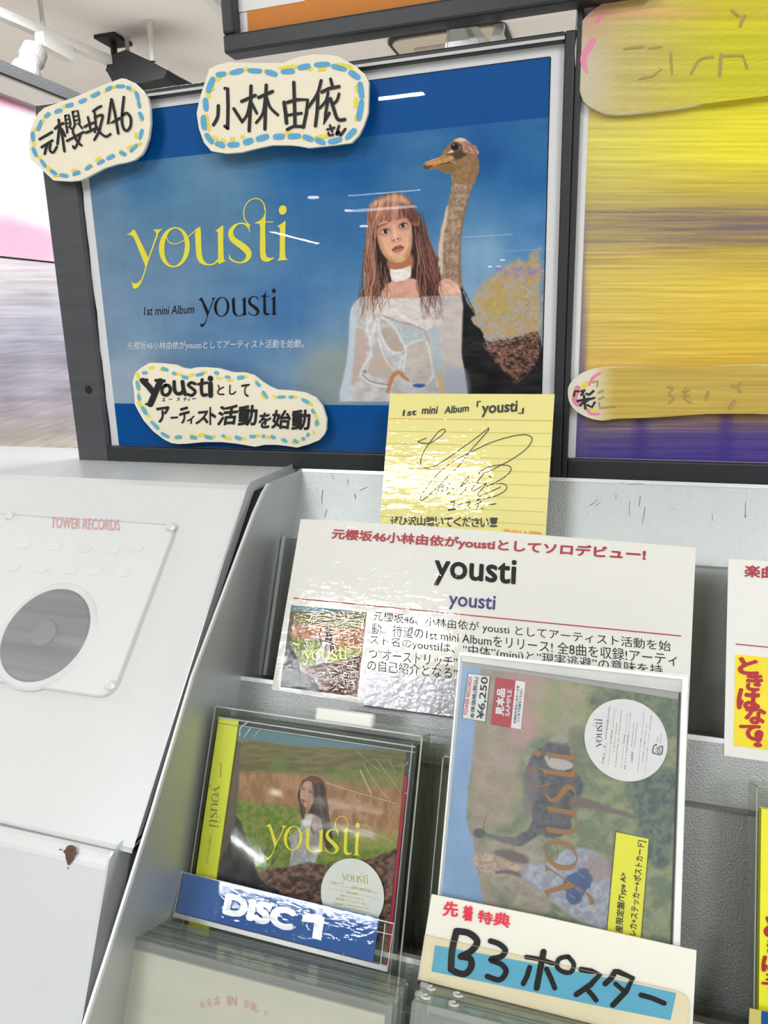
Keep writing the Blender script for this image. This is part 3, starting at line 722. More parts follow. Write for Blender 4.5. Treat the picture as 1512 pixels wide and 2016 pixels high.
# slightly wavy left edge of the sheet
N = 26; rr = random.Random(3); le = [(pa0 + 0.0012 * math.sin(i * 1.3) * (i % 3) * 0.4 + 0.001, pb0 + (pb1 - pb0) * i / N) for i in range(N + 1)]
Pp = le + [(pa1 - 0.0005, pb1), (pa1 - 0.0005, pb0)]
prism_ab('paper', PP, Pp, -0.0006, 0.0, M_paper, pos)
z4 = Z(600, 240, 2.749); zF = Z(690, 360, 7.56); zT = Z(650, 540, 5.04); zO = Z(820, 250, 10.08); zB = Z(850, 400, 5.04)
def paint_poster(p):  # sky blend includes the glass reflection haze, painted paler toward the lower left
    p.idw([(200, 400, (92, 122, 148)), (200, 600, (112, 135, 158)), (250, 760, (140, 156, 172)), (420, 350, (88, 126, 155)), (450, 650, (86, 121, 157)), (560, 600, (66, 108, 155)),
           (600, 330, (26, 92, 148)), (640, 450, (54, 104, 150)), (600, 760, (112, 140, 165)), (660, 720, (124, 148, 166)), (700, 330, (24, 88, 144)), (820, 400, (58, 108, 152)),
           (960, 300, (22, 84, 140)), (1040, 350, (30, 92, 146)), (1040, 480, (84, 130, 172)), (960, 500, (120, 155, 185)), (930, 600, (125, 155, 180)), (1060, 450, (66, 116, 166)),
           (280, 350, (60, 108, 148)), (180, 480, (105, 132, 152)), (330, 560, (102, 130, 156)), (480, 480, (84, 122, 152))])
    p.add(((fbm(p.x, p.y, 60, 30, 4, 1) - 0.5) * 16)[:, None] * np.array([1, 1, 0.9]))
    p.add(((fbm(p.x, p.y, 14, 60, 3, 2) - 0.5) * 7)[:, None])
    # pale grass haze at the lower left of the figure
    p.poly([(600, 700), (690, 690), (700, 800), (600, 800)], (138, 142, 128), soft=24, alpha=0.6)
    # bush
    p.poly([(1080, 505), (950, 560), (800, 580), (700, 650), (560, 740), (500, 850), (430, 900), (390, 1010), (390, 1150), (490, 1280), (560, 1390), (860, 1350), (1000, 1320), (1090, 1300)],
           two((180, 146, 84), (164, 154, 152), 7, 6, 4, 5, 2.6), soft=7, rag=9, rs=12, z=zB, alpha=.92)
    p.poly([(560, 960), (680, 940), (780, 1010), (760, 1120), (640, 1140), (540, 1080)], (166, 146, 60), soft=9, alpha=.45, z=zB, rag=4)
    p.poly([(650, 640), (1080, 640), (1080, 715), (760, 720), (660, 690)], two((120, 110, 175), (175, 150, 140), 8, 6, 9), soft=4, alpha=.6, z=zB, rag=4)
    r = random.Random(5)
    for i in range(34):
        x = r.uniform(935, 1058); y = r.uniform(545, 665); a = r.uniform(-1.2, 1.2); L = r.uniform(8, 24)
        p.stroke([(x, y), (x + L * math.cos(a) * .5 + r.uniform(-3, 3), y - L * .5), (x + L * math.sin(a), y - L)], [1.6, .5, .5], r.choice([(120, 84, 66), (215, 190, 140), (150, 110, 60), (190, 186, 196)]), alpha=.5)
    # ostrich body and tail
    p.poly([(285, 800), (340, 960), (400, 1060), (425, 1110), (390, 1140), (420, 1200), (490, 1260), (520, 1340), (570, 1420), (700, 1400), (860, 1390), (1000, 1360), (1080, 1350), (1085, 1900), (350, 1900), (320, 1680), (295, 1500), (300, 1100), (285, 950)],
           two((22, 22, 26), (44, 43, 42), 26, 12, 6), soft=1.2, rag=1.5, z=zB)
    p.poly([(560, 1380), (640, 1360), (760, 1350), (860, 1330), (940, 1300), (1060, 1290), (1070, 1480), (1000, 1640), (900, 1740), (820, 1775), (760, 1710), (690, 1640), (600, 1540), (570, 1450)],
           two((134, 96, 82), (52, 40, 38), 5, 4, 8, 4, 3), soft=1.5, rag=4, z=zB)
    for i in range(260):
        x = r.uniform(560, 1060); yl = 1380 + (x - 560) * -.16; y = r.uniform(yl, 1480 + (x - 560) * .55) if x < 900 else r.uniform(yl, 1640)
        a = r.uniform(-.6, .9); L = r.uniform(25, 70)
        p.stroke([(x, y), (x - L * .6, y - L * .3 * a), (x - L, y - L * a - 12)], [5, 4, 1], r.choice([(178, 130, 108), (150, 104, 88), (46, 34, 32), (30, 26, 26), (200, 160, 130)]), z=zB, alpha=.65, soft=.5)
    for i in range(40):
        x = r.uniform(285, 430); y = 800 + (x - 285) * 2.1
        p.stroke([(x, y), (x + r.uniform(10, 40), y + r.uniform(20, 60))], [3, 1], (40, 34, 40), z=zB, alpha=.7)
    # neck
    neck = [(800, 280), (796, 330), (786, 400), (765, 470), (745, 540), (730, 610), (722, 690), (725, 770), (735, 850), (800, 865), (850, 900), (846, 830), (838, 720), (842, 620), (858, 520), (880, 430), (905, 350), (930, 280), (940, 200), (880, 180)]
    p.poly(neck, two((168, 142, 118), (132, 108, 90), 6, 6, 11, 4, 3), soft=1.0, z=z4)
    p.poly([(770, 455), (752, 530), (735, 610), (724, 690), (722, 780), (745, 830), (748, 700), (755, 600), (770, 530)], (205, 190, 172), soft=1.6, z=z4, alpha=.85)
    p.poly([(935, 200), (920, 290), (895, 370), (872, 440), (850, 530), (838, 620), (832, 720), (838, 860), (848, 880), (848, 620), (880, 440), (910, 350), (945, 260)], (136, 92, 58), soft=2.0, z=z4, alpha=.7)
    for i in range(420):
        t = r.random(); y = 300 + t * 560; xl = 800 - 78 * min(1, t * 1.4); x = r.uniform(xl + 10, xl + 112 - 10 * t)
        p.stroke([(x, y), (x + r.uniform(-7, 7), y + r.uniform(2, 9))], [3.2, 2], r.choice([(70, 62, 60), (96, 80, 70), (196, 172, 150), (110, 84, 66)]), z=z4, alpha=.55 if t < .35 else .38, soft=.5)
    # head
    p.poly([(122, 775), (150, 722), (250, 672), (420, 615), (500, 555), (560, 430), (640, 350), (720, 265), (800, 225), (900, 215), (1000, 268), (1100, 345), (1165, 375), (1200, 440), (1242, 515), (1205, 560), (1232, 700), (1232, 850), (1190, 1000), (1110, 1150), (720, 1100), (720, 955), (600, 920), (480, 872), (400, 838), (200, 846), (150, 812)],
           two((150, 118, 82), (128, 96, 66), 6, 6, 13), soft=.8, rag=.7, rs=3, z=zO)
    p.poly([(730, 270), (800, 225), (900, 212), (1000, 265), (1100, 345), (1170, 380), (1205, 440), (1245, 520), (1150, 545), (1040, 510), (930, 500), (890, 420), (860, 330), (790, 290)], two((188, 148, 128), (140, 98, 84), 3, 3, 15), soft=.8, rag=1.5, rs=3, z=zO)
    p.poly([(760, 260), (850, 222), (930, 225), (1000, 270), (900, 290), (820, 280)], (222, 196, 168), soft=1.2, z=zO, alpha=.8)
    p.poly([(125, 770), (160, 715), (260, 668), (430, 610), (560, 580), (700, 560), (770, 575), (740, 620), (620, 680), (500, 720), (400, 745), (330, 770), (180, 800)], two((206, 158, 98), (168, 118, 70), 6, 2, 16), soft=.6, z=zO)
    p.stroke([(150, 735), (260, 690), (420, 640), (560, 600), (640, 590)], 12, (112, 76, 50), z=zO, alpha=.7)
    p.stroke([(200, 700), (330, 655), (460, 620)], 14, (226, 196, 158), z=zO, alpha=.7)
    p.poly([(128, 770), (180, 735), (180, 760), (250, 770), (330, 750), (300, 790), (215, 845), (155, 820)], (78, 56, 44), soft=.6, z=zO, alpha=.85)
    p.stroke([(390, 760), (520, 735), (640, 710), (700, 720)], [8, 18, 24, 10], (58, 42, 30), z=zO, alpha=.85)
    p.poly([(470, 790), (620, 760), (780, 800), (740, 900), (620, 905), (500, 870)], (120, 92, 54), soft=2, z=zO, alpha=.8)
    p.poly([(600, 560), (640, 530), (760, 500), (860, 420), (900, 380), (930, 500), (1000, 540), (880, 620), (780, 640), (700, 560)], (62, 56, 50), soft=1.4, z=zO, alpha=.9)
    p.poly([(690, 330), (740, 300), (830, 310), (900, 360), (900, 440), (850, 480), (720, 480), (680, 420)], (96, 72, 60), soft=1, z=zO)
    p.poly([(610, 520), (650, 485), (700, 450), (740, 490), (680, 515)], (206, 176, 156), soft=.6, z=zO)
    el = [(758 + 72 * math.cos(t), 392 + 76 * math.sin(t)) for t in np.linspace(0, 6.283, 20)[:-1]]
    p.poly(el, (24, 20, 22), soft=.5, z=zO)
    p.stroke([(735, 350), (737, 353)], 22, (190, 200, 210), z=zO)
    p.stroke([(860, 400), (866, 430)], 10, (180, 190, 205), z=zO, alpha=.8)
    for (a, b) in (((700, 280), (690, 240)), ((715, 270), (725, 235)), ((570, 430), (530, 350)), ((575, 420), (585, 350)), ((455, 560), (430, 520)), ((480, 545), (470, 480)), ((900, 215), (912, 180)), ((1235, 640), (1262, 700)), ((1232, 720), (1270, 760))):
        p.stroke([a, b], [10, 3], (52, 54, 66), z=zO, alpha=.7)
    p.stroke([(700, 690), (740, 700), (790, 735)], 14, (200, 184, 150), z=zO, alpha=.8)
    # ---- person: back hair
    p.poly([(345, 480), (372, 430), (430, 396), (492, 382), (552, 402), (590, 452), (612, 505), (645, 545), (668, 640), (705, 700), (725, 770), (735, 850), (770, 920), (765, 980), (735, 1060), (690, 1050), (655, 1065), (620, 1000), (600, 930), (560, 870), (465, 870), (440, 930), (425, 1000), (370, 1030), (335, 1110), (300, 1060), (298, 960), (330, 870), (322, 760), (326, 640), (336, 560)],
           two((62, 42, 38), (118, 80, 66), 5, 14, 21, 4, 3), soft=1.2, rag=4.5, rs=9, z=z4)
    p.poly([(575, 560), (640, 600), (660, 740), (680, 860), (720, 1000), (660, 1040), (620, 960), (590, 860), (570, 760)], (48, 34, 36), soft=3, alpha=.85, z=z4)
    p.poly([(395, 560), (380, 640), (372, 760), (385, 870), (430, 880), (465, 860), (460, 760), (430, 700), (400, 640)], (46, 36, 32), soft=2, alpha=.9, z=z4)
    # dress
    p.poly([(100, 1260), (95, 1180), (135, 1020), (170, 850), (188, 650), (195, 450), (200, 370), (230, 290), (300, 225), (400, 215), (560, 225), (640, 232), (840, 232), (1100, 208), (1300, 218), (1318, 330), (1300, 450), (1300, 800), (1330, 950), (1365, 1200), (1370, 1270)],
           two((196, 194, 194), (172, 168, 166), 14, 9, 31), soft=.9, smooth=False, z=zT)
    p.poly([(95, 1260), (95, 1180), (135, 1020), (170, 850), (188, 650), (195, 450), (215, 330), (260, 420), (250, 700), (240, 900), (180, 1260)], (178, 192, 204), soft=4, z=zT, alpha=.8, smooth=False)
    p.poly([(1100, 215), (1300, 220), (1316, 330), (1300, 800), (1330, 950), (1360, 1200), (1130, 1200), (1110, 700)], two((196, 180, 168), (176, 170, 172), 20, 8, 33), soft=3, z=zT, smooth=False)
    p.poly([(1120, 960), (1330, 960), (1362, 1200), (1140, 1200)], (160, 168, 184), soft=8, z=zT, alpha=.8)
    p.poly([(262, 560), (350, 600), (365, 780), (310, 940), (250, 1060), (215, 1080), (240, 800)], (178, 156, 144), soft=3, z=zT, alpha=.8)
    p.poly([(380, 250), (560, 235), (840, 240), (1060, 230), (1000, 540), (830, 500), (640, 430), (500, 400), (420, 380)], two((194, 186, 182), (212, 206, 200), 8, 4, 35), soft=3, z=zT, alpha=.9)
    p.poly([(640, 490), (860, 520), (960, 600), (900, 650), (760, 700), (700, 640)], two((160, 170, 174), (182, 188, 190), 3, 3, 36), soft=2, z=zT)
    p.poly([(450, 650), (490, 720), (540, 840), (615, 930), (600, 1030), (420, 1010), (380, 940), (430, 800)], two((188, 164, 146), (172, 168, 162), 10, 6, 37), soft=2, z=zT)
    p.poly([(515, 545), (580, 525), (640, 580), (690, 660), (735, 720), (700, 770), (620, 760), (560, 690), (520, 610)], two((180, 160, 146), (166, 156, 146), 8, 8, 38), soft=1.4, z=zT)
    p.poly([(765, 720), (830, 680), (920, 650), (965, 700), (1000, 850), (1000, 1000), (930, 1070), (840, 1080), (760, 1010), (740, 900)], two((180, 166, 156), (190, 184, 178), 14, 9, 39), soft=2, z=zT)
    p.poly([(985, 560), (1080, 520), (1100, 700), (1110, 900), (1060, 1000), (1010, 900), (990, 720)], (164, 176, 184), soft=3, z=zT, alpha=.8)
    for P, w in (([(500, 420), (480, 520), (520, 640), (600, 760), (700, 775)], 26), ([(520, 430), (620, 500), (690, 620), (740, 715), (750, 800), (730, 960)], 24), ([(740, 715), (840, 670), (930, 648), (970, 690)], 20), ([(370, 560), (400, 700), (400, 800), (320, 930), (310, 1010), (420, 1090), (580, 1120)], 24),
                 ([(480, 640), (540, 830), (630, 950)], 22), ([(970, 690), (1000, 860), (1020, 1010), (930, 1110), (800, 1110)], 20), ([(460, 440), (430, 560), (400, 640)], 40), ([(690, 930), (700, 850), (740, 800)], 18), ([(440, 380), (380, 480), (360, 560)], 30)):
        p.stroke(P, w * .8, (226, 224, 218), z=zT, alpha=.5, soft=1.6)
    p.stroke([(520, 410), (600, 440), (690, 475), (760, 490), (830, 505), (900, 540), (950, 580), (985, 700)], [10, 14, 12, 22, 18, 10, 12, 8], (166, 138, 120), z=zT, alpha=.85)
    p.stroke([(540, 380), (640, 350), (720, 420), (860, 500)], 34, (226, 218, 210), z=zT, alpha=.55, soft=2)
    p.stroke([(320, 1000), (400, 1060), (500, 1085), (580, 1095)], 10, (110, 108, 116), z=zT, alpha=.8)
    p.stroke([(345, 962), (347, 966)], 20, (80, 62, 58), z=zT, alpha=.8)
    for k in range(3): p.stroke([(572 + 3 * k, 1170), (590, 1100), (610, 1040), (640, 990), (690, 980), (730, 1015), (778, 1055)], [16, 26, 30, 26, 28, 24, 12], [(150, 80, 36), (196, 118, 62), (214, 150, 96)][k], z=zT, alpha=[1, .7, .35][k], soft=2.4 - k * .5)
    p.poly([(815, 1105), (870, 1085), (950, 1100), (900, 1125), (850, 1120)], (58, 92, 158), soft=1.2, z=zT)
    p.poly([(1060, 1000), (1110, 980), (1140, 1180), (1100, 1180)], (206, 166, 102), soft=2.5, z=zT, alpha=.7)
    for i in range(500):
        x = r.uniform(560, 1100); y = r.uniform(480, 1150); p.stroke([(x, y), (x + 3, y + 2)], 4, (140, 140, 140), z=zT, alpha=.4, soft=.4)
    # shoulder, chest, neck
    p.poly([(500, 190), (560, 110), (640, 60), (800, 40), (870, 80), (880, 228), (700, 234), (520, 230)], two((206, 160, 140), (190, 140, 118), 12, 8, 41), soft=1.5, z=zT)
    p.poly([(1075, 110), (1120, 45), (1190, 50), (1250, 90), (1290, 150), (1298, 216), (1180, 204), (1090, 208)], two((220, 178, 160), (198, 152, 134), 14, 8, 42), soft=1.0, z=zT)
    p.poly([(575, 1100), (900, 1060), (905, 1300), (590, 1300)], (164, 108, 78), soft=3, z=zF)
    p.poly([(583, 1278), (660, 1290), (770, 1278), (896, 1226), (905, 1320), (895, 1405), (790, 1452), (690, 1472), (615, 1455), (590, 1370)], two((228, 220, 214), (208, 196, 184), 12, 6, 43), soft=1, smooth=False, z=zF)
    # face
    p.poly([(405, 560), (393, 700), (400, 800), (425, 920), (478, 1050), (560, 1140), (670, 1188), (770, 1176), (850, 1110), (900, 1000), (918, 860), (915, 720), (900, 600), (850, 500), (700, 450), (500, 470)],
           lambda x, y: np.stack([np.interp(y, [425, 455, 500, 518], [186, 206, 214, 196]), np.interp(y, [425, 455, 500, 518], [136, 158, 170, 150]), np.interp(y, [425, 455, 500, 518], [118, 138, 132, 104])], -1) + (fbm(x, y, 10, 10, 3, 44) - .5)[:, None] * 10, soft=1.0, z=zF)
    p.poly([(393, 700), (400, 800), (425, 920), (478, 1050), (560, 1140), (650, 1180), (560, 1080), (480, 940), (440, 800), (440, 660)], (150, 100, 74), soft=4, z=zF, alpha=.5)
    p.poly([(840, 1120), (900, 1000), (918, 860), (910, 700), (880, 800), (870, 950), (800, 1090)], (148, 98, 66), soft=3.5, z=zF, alpha=.55)
    p.poly([(420, 680), (480, 640), (580, 650), (600, 740), (520, 790), (430, 780)], (176, 118, 96), soft=3, z=zF, alpha=.6)
    p.poly([(700, 620), (760, 580), (880, 580), (890, 680), (800, 710), (720, 700)], (176, 118, 96), soft=3, z=zF, alpha=.6)
    p.stroke([(610, 640), (620, 720), (610, 800), (612, 860)], [20, 26, 26, 20], (176, 122, 96), z=zF, alpha=.5, soft=2)
    p.stroke([(640, 640), (655, 740), (665, 780)], [24, 26, 44], (232, 192, 164), z=zF, alpha=.75, soft=2)
    p.stroke([(612, 850), (630, 885), (690, 880), (745, 850), (742, 800)], [10, 12, 10, 12, 8], (150, 96, 70), z=zF, alpha=.7, soft=1)
    p.stroke([(640, 858), (655, 850)], 18, (74, 40, 32), z=zF, alpha=.9, soft=.6); p.stroke([(700, 838), (718, 826)], 18, (74, 40, 32), z=zF, alpha=.9, soft=.6)
    el = lambda cx, cy, rx, ry: [(cx + rx * math.cos(t), cy + ry * math.sin(t)) for t in np.linspace(0, 6.283, 14)[:-1]]
    p.poly(el(515, 728, 62, 24), (206, 178, 162), soft=.5, z=zF); p.poly(el(522, 724, 32, 28), (30, 20, 22), soft=.5, z=zF)
    p.poly(el(785, 640, 58, 23), (196, 168, 152), soft=.5, z=zF); p.poly(el(782, 634, 30, 27), (28, 20, 22), soft=.5, z=zF)
    p.stroke([(445, 748), (470, 705), (520, 690), (565, 698), (588, 722)], [6, 11, 14, 12, 6], (48, 28, 26), z=zF, soft=.5)
    p.stroke([(720, 668), (738, 622), (785, 602), (838, 604), (860, 620)], [6, 12, 14, 12, 6], (46, 28, 26), z=zF, soft=.5)
    p.stroke([(450, 755), (500, 762), (570, 750)], 6, (120, 72, 60), z=zF, alpha=.8); p.stroke([(735, 672), (790, 668), (840, 655)], 6, (120, 72, 60), z=zF, alpha=.8)
    p.stroke([(540, 715), (542, 717)], 11, (215, 215, 220), z=zF); p.stroke([(798, 626), (800, 628)], 11, (215, 215, 220), z=zF)
    p.stroke([(482, 742), (486, 743)], 12, (222, 210, 205), z=zF)
    p.stroke([(410, 668), (450, 640), (500, 617), (562, 606)], [12, 22, 22, 10], (112, 68, 54), z=zF, alpha=.9, soft=.9)
    p.stroke([(690, 548), (740, 524), (800, 512), (850, 520)], [20, 22, 20, 10], (112, 68, 54), z=zF, alpha=.85, soft=.9)
    p.poly([(612, 1002), (640, 965), (672, 942), (705, 938), (740, 925), (775, 940), (802, 958), (770, 968), (700, 985), (650, 1008)], (142, 78, 70), soft=.7, z=zF)
    p.poly([(615, 1005), (680, 998), (740, 985), (802, 960), (785, 1000), (740, 1025), (690, 1040), (645, 1034)], (180, 104, 98), soft=.7, z=zF)
    p.stroke([(618, 1004), (670, 990), (730, 980), (798, 960)], 7, (82, 38, 38), z=zF, soft=.5)
    p.stroke([(690, 1065), (740, 1050)], 18, (176, 126, 88), z=zF, alpha=.6, soft=1.5)
    # fringe and side locks
    p.poly([(290, 340), (380, 250), (520, 200), (650, 165), (780, 190), (880, 290), (960, 400), (1010, 520), (1000, 640), (900, 600), (850, 520), (790, 500), (730, 520), (690, 560), (650, 530), (600, 570), (560, 590), (500, 560), (440, 610), (405, 700), (395, 800), (330, 830), (270, 700), (262, 500)],
           two((176, 122, 100), (118, 72, 60), 4, 16, 51, 4, 3), soft=1.2, z=zF)
    p.poly([(740, 330), (880, 320), (960, 420), (1000, 560), (930, 600), (850, 540), (780, 460)], (74, 48, 46), soft=3, z=zF, alpha=.75)
    p.poly([(290, 330), (380, 250), (520, 200), (660, 160), (790, 195), (885, 300), (860, 320), (700, 300), (560, 290), (430, 330), (310, 370)], (226, 186, 150), soft=5, z=zF, alpha=.55)  # glass reflection over the hair top, painted as a cream highlight
    for i in range(46):
        x0 = r.uniform(400, 850); x1 = 620 + (x0 - 620) * 1.35 + r.uniform(-30, 30); y1 = r.uniform(500, 590)
        p.stroke([(x0, r.uniform(270, 320)), ((x0 + x1) / 2 + r.uniform(-10, 10), 420), (x1, y1)], [8, 7, 2], r.choice([(214, 160, 134), (196, 138, 114), (132, 82, 68), (230, 190, 158), (104, 62, 54)]), z=zF, alpha=.6, soft=.5)
    def locks(n, xa, ya, xb, yb, amp, cols, wd, seed):
        q = random.Random(seed)
        for i in range(n):
            ox = q.uniform(-1, 1); a = q.uniform(.4, 1) * amp; ph = q.uniform(0, 6); fr_ = q.uniform(1.2, 2.4); t0 = q.uniform(0, .55); t1 = q.uniform(t0 + .3, 1.05)
            P = []
            for t in np.linspace(t0, t1, 9):
                P.append((np.interp(t, [0, .5, 1], xa) + ox * np.interp(t, [0, .5, 1], xb) + a * t * math.sin(ph + fr_ * 6.28 * t), np.interp(t, [0, 1], ya)))
            p.stroke(P, [wd] * 7 + [wd * .6, wd * .3], q.choice(cols), z=z4, alpha=.62, soft=.5)
    lc = [(188, 138, 114), (150, 104, 84), (218, 178, 146), (92, 58, 50), (64, 42, 38), (168, 114, 98)]
    locks(90, [362, 350, 345], (470, 1090), [18, 30, 56], None, 30, lc, 2.8, 61)
    locks(36, [420, 425, 400], (760, 1030), [24, 36, 50], None, 30, [(60, 40, 38), (160, 110, 96), (86, 52, 50), (214, 176, 150)], 3.2, 62)
    locks(110, [612, 655, 700], (480, 1070), [26, 48, 60], None, 34, [(50, 36, 34), (78, 50, 46), (108, 70, 60), (146, 100, 84), (42, 30, 30), (90, 54, 52), (176, 126, 106)], 3.2, 63)
    locks(14, [640, 700, 760], (560, 1000), [12, 30, 24], None, 36, [(120, 66, 70), (150, 100, 110)], 1.8, 64)
    p.C = p.C * 1.13
    # deep blue bands printed above and below the photograph
gxs = np.unique(np.concatenate([np.linspace(prt0, PP.ab((640, 500))[0], 130), np.linspace(PP.ab((640, 500))[0], prt1, 370)]))
gys = np.unique(np.concatenate([np.linspace(bandB, PP.ab((900, 790))[1], 6), np.linspace(PP.ab((900, 790))[1], PP.ab((900, 262))[1], 400), np.linspace(PP.ab((900, 262))[1], bandT, 10)]))
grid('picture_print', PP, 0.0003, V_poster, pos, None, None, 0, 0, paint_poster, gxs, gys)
M_band = mat('deep_blue_print', (2, 84, 156), 0.6, spec=0.1, var=0.05, vs=25)
for (b0, b1) in ((bandT, prb1), (pb0 + .0002, bandB)):
    mesh('blue_band', *pbox(PP, prt0, prt1, b0, b1, 0.0, 0.0003), M_band, pos)
mesh('outline', *join(pbox(PP, prt1, prt1 + .0007, pb0, prb1, 0, .0004), pbox(PP, prt0, prt1, prb1, prb1 + .0006, 0, .0004)), M_inkk, pos)
logo(PP, 0.0006, M_logo, pos, zL(22, 668), zL(1462, 590), zL(1462, 104))
logo(PP, 0.0006, M_inkk, pos, (387, 624), (546, 620), (545, 568), plain=True)
text('1st mini Album', PP, 0.0006, M_inkk, pos, (284, 621), (382, 617), (285, 604))
text('元櫻坂46小林由依がyoustiとしてアーティスト活動を始動。', PP, 0.0006, M_wlet, pos, (251, 691), (598, 687), (252, 673), bold=0.004)

# ------------------------------------------------------------------ foam board name boards stuck on the poster
def board(name, label, out, z, off, group='hand lettered foam boards', th=0.003, smooth=False):
    P = zpts(z, out)
    if smooth: P = [tuple(q) for q in crom(P, 4, True)]
    pl = PP.shift(off); ab = np.array([pl.ab(q) for q in P])
    t = thing(name, label, 'board', pl.at(ab[:, 0].mean(), ab[:, 1].mean(), -th), group)
    A = [pl.at(q[0], q[1], 0) for q in ab]; B = [pl.at(q[0], q[1], -th) for q in ab]; n = len(P)
    tr_ = tess(P)
    mesh('face', A, tr_, M_cream, t)
    mesh('foam_core', [a - pl.n * .0002 for a in A] + B, [f for f in tess_prism(P, n)], M_foam, t)
    return t, pl
def dashes(pl, t, blue, yel, z, wb, wy, m1=None):
    r = random.Random(len(blue))
    def one(e, w):
        x1, y1, x2, y2 = e; d = np.array([x2 - x1, y2 - y1], float); L = np.linalg.norm(d) + 1e-6; nrm = np.array([-d[1], d[0]]) / L; d /= L; w = min(w, L * .8 + 8)
        P = []
        for (s, k) in ((0, 1), (1, 1), (1, -1), (0, -1)):
            base = np.array([x1, y1]) if s == 0 else np.array([x2, y2]); P.append(base + nrm * k * w / 2 * r.uniform(.7, 1.0) + d * (1 if s else -1) * r.uniform(-.22, 0) * w)
        P = [tuple(q) for q in crom(P, 3, True)]
        Q = []
        return [z(*q) for q in P]
    for nm, lst, w, m, off in (('yellow_dash', yel, wy, M_yel, .00025), ('blue_dash', blue, wb, m1 or M_sky, .0004)):
        parts = []
        for e in lst:
            P = one(e, w); parts.append((P, tess(P)))
        V, Fs = join2(parts); o = tomesh(nm, V, Fs, pl, off, m, t); o['kind'] = 'stuff'

z1 = Z(50, 140, 5.815)
b1_, q1 = board('name_board', 'small cream board at the poster corner reading 元櫻坂46 with blue and yellow dashes',
    [(215, 420), (380, 360), (560, 300), (900, 155), (1100, 82), (1150, 88), (1240, 130), (1330, 215), (1400, 310), (1425, 430), (1430, 600), (1410, 760), (1370, 880), (1330, 950), (1250, 1015), (1150, 1045), (1040, 1065), (900, 1110), (690, 1220), (620, 1250), (500, 1262), (320, 1250), (180, 1120), (60, 1010), (42, 900), (50, 700), (100, 560), (150, 480)], z1, 0.016)
dashes(q1, b1_, [(1040, 175, 1140, 175), (1155, 185, 1215, 205), (1270, 235, 1295, 335), (1295, 350, 1315, 425), (1310, 470, 1345, 560), (1340, 670, 1310, 780), (1205, 920, 1280, 845), (1080, 930, 1160, 960), (935, 1005, 1020, 965), (825, 1065, 905, 1025), (690, 1125, 765, 1080), (545, 1185, 630, 1155), (400, 1190, 490, 1205), (295, 1140, 360, 1185), (180, 1020, 235, 1095), (90, 880, 130, 975), (88, 700, 92, 800), (145, 680, 185, 570), (220, 535, 285, 480), (340, 465, 420, 445), (470, 400, 550, 380), (620, 360, 705, 320), (765, 295, 855, 250), (925, 220, 990, 185)],
       [(905, 240, 990, 175), (1000, 185, 1030, 185), (1190, 215, 1260, 225), (1295, 340, 1310, 400), (1310, 540, 1335, 580), (1275, 700, 1268, 770), (1170, 880, 1320, 830), (1080, 920, 1120, 912), (950, 975, 1010, 965), (800, 1025, 865, 990), (700, 1095, 750, 1065), (530, 1140, 590, 1130), (320, 1200, 385, 1190), (245, 1100, 300, 1135), (150, 975, 185, 1020), (95, 800, 98, 860), (105, 690, 125, 645), (180, 600, 210, 550), (340, 485, 400, 445), (430, 410, 480, 390), (740, 285, 800, 265)], z1, 42, 32)
S = lambda P, w=26, sm=False: (P, w * 1.18, sm)
strokes('lettering', q1, .0006, M_ink, b1_, [
    S([(170, 780), (310, 700)]), S([(192, 872), (312, 797)]), S([(256, 850), (240, 890), (226, 948)], 26, True), S([(292, 838), (284, 905), (318, 934), (345, 905), (364, 868)], 24, True),
    S([(345, 660), (385, 622), (440, 600)]), S([(386, 560), (392, 640), (372, 836)], 26, True), S([(408, 650), (430, 760), (452, 918)], 26), S([(425, 668), (462, 745)], 22),
    S([(460, 514), (500, 500), (524, 618), (474, 650), (460, 514)], 20), S([(470, 560), (508, 548)], 14), S([(474, 605), (516, 592)], 14), S([(480, 645), (484, 705)], 22), S([(510, 640), (545, 672)], 20),
    S([(545, 470), (604, 454), (628, 592), (570, 612), (545, 470)], 20), S([(556, 525), (612, 510)], 16), S([(562, 572), (620, 558)], 16), S([(575, 612), (548, 672)], 20), S([(615, 605), (656, 656)], 20),
    S([(484, 800), (570, 755), (672, 700)], 24), S([(548, 696), (575, 760), (605, 815), (648, 852)], 24, True), S([(640, 716), (615, 800), (572, 884), (552, 862)], 22, True),
    S([(684, 640), (735, 612), (792, 592)], 24), S([(722, 530), (736, 590), (752, 680)], 22), S([(698, 708), (745, 690), (800, 662)], 24),
    S([(782, 462), (830, 425), (874, 404)], 24), S([(796, 465), (808, 560), (812, 640), (800, 700)], 22, True), S([(800, 532), (888, 506), (872, 600), (846, 700), (796, 788)], 24, True), S([(822, 640), (868, 712), (930, 752), (980, 724)], 24, True),
    S([(992, 326), (975, 440), (952, 608), (1020, 580), (1088, 542)], 26), S([(996, 330), (1030, 480), (1070, 715)], 26),
    S([(1134, 300), (1118, 440), (1112, 580), (1135, 665), (1175, 682), (1210, 630), (1212, 540), (1170, 485), (1125, 505)], 26, True)], z1)

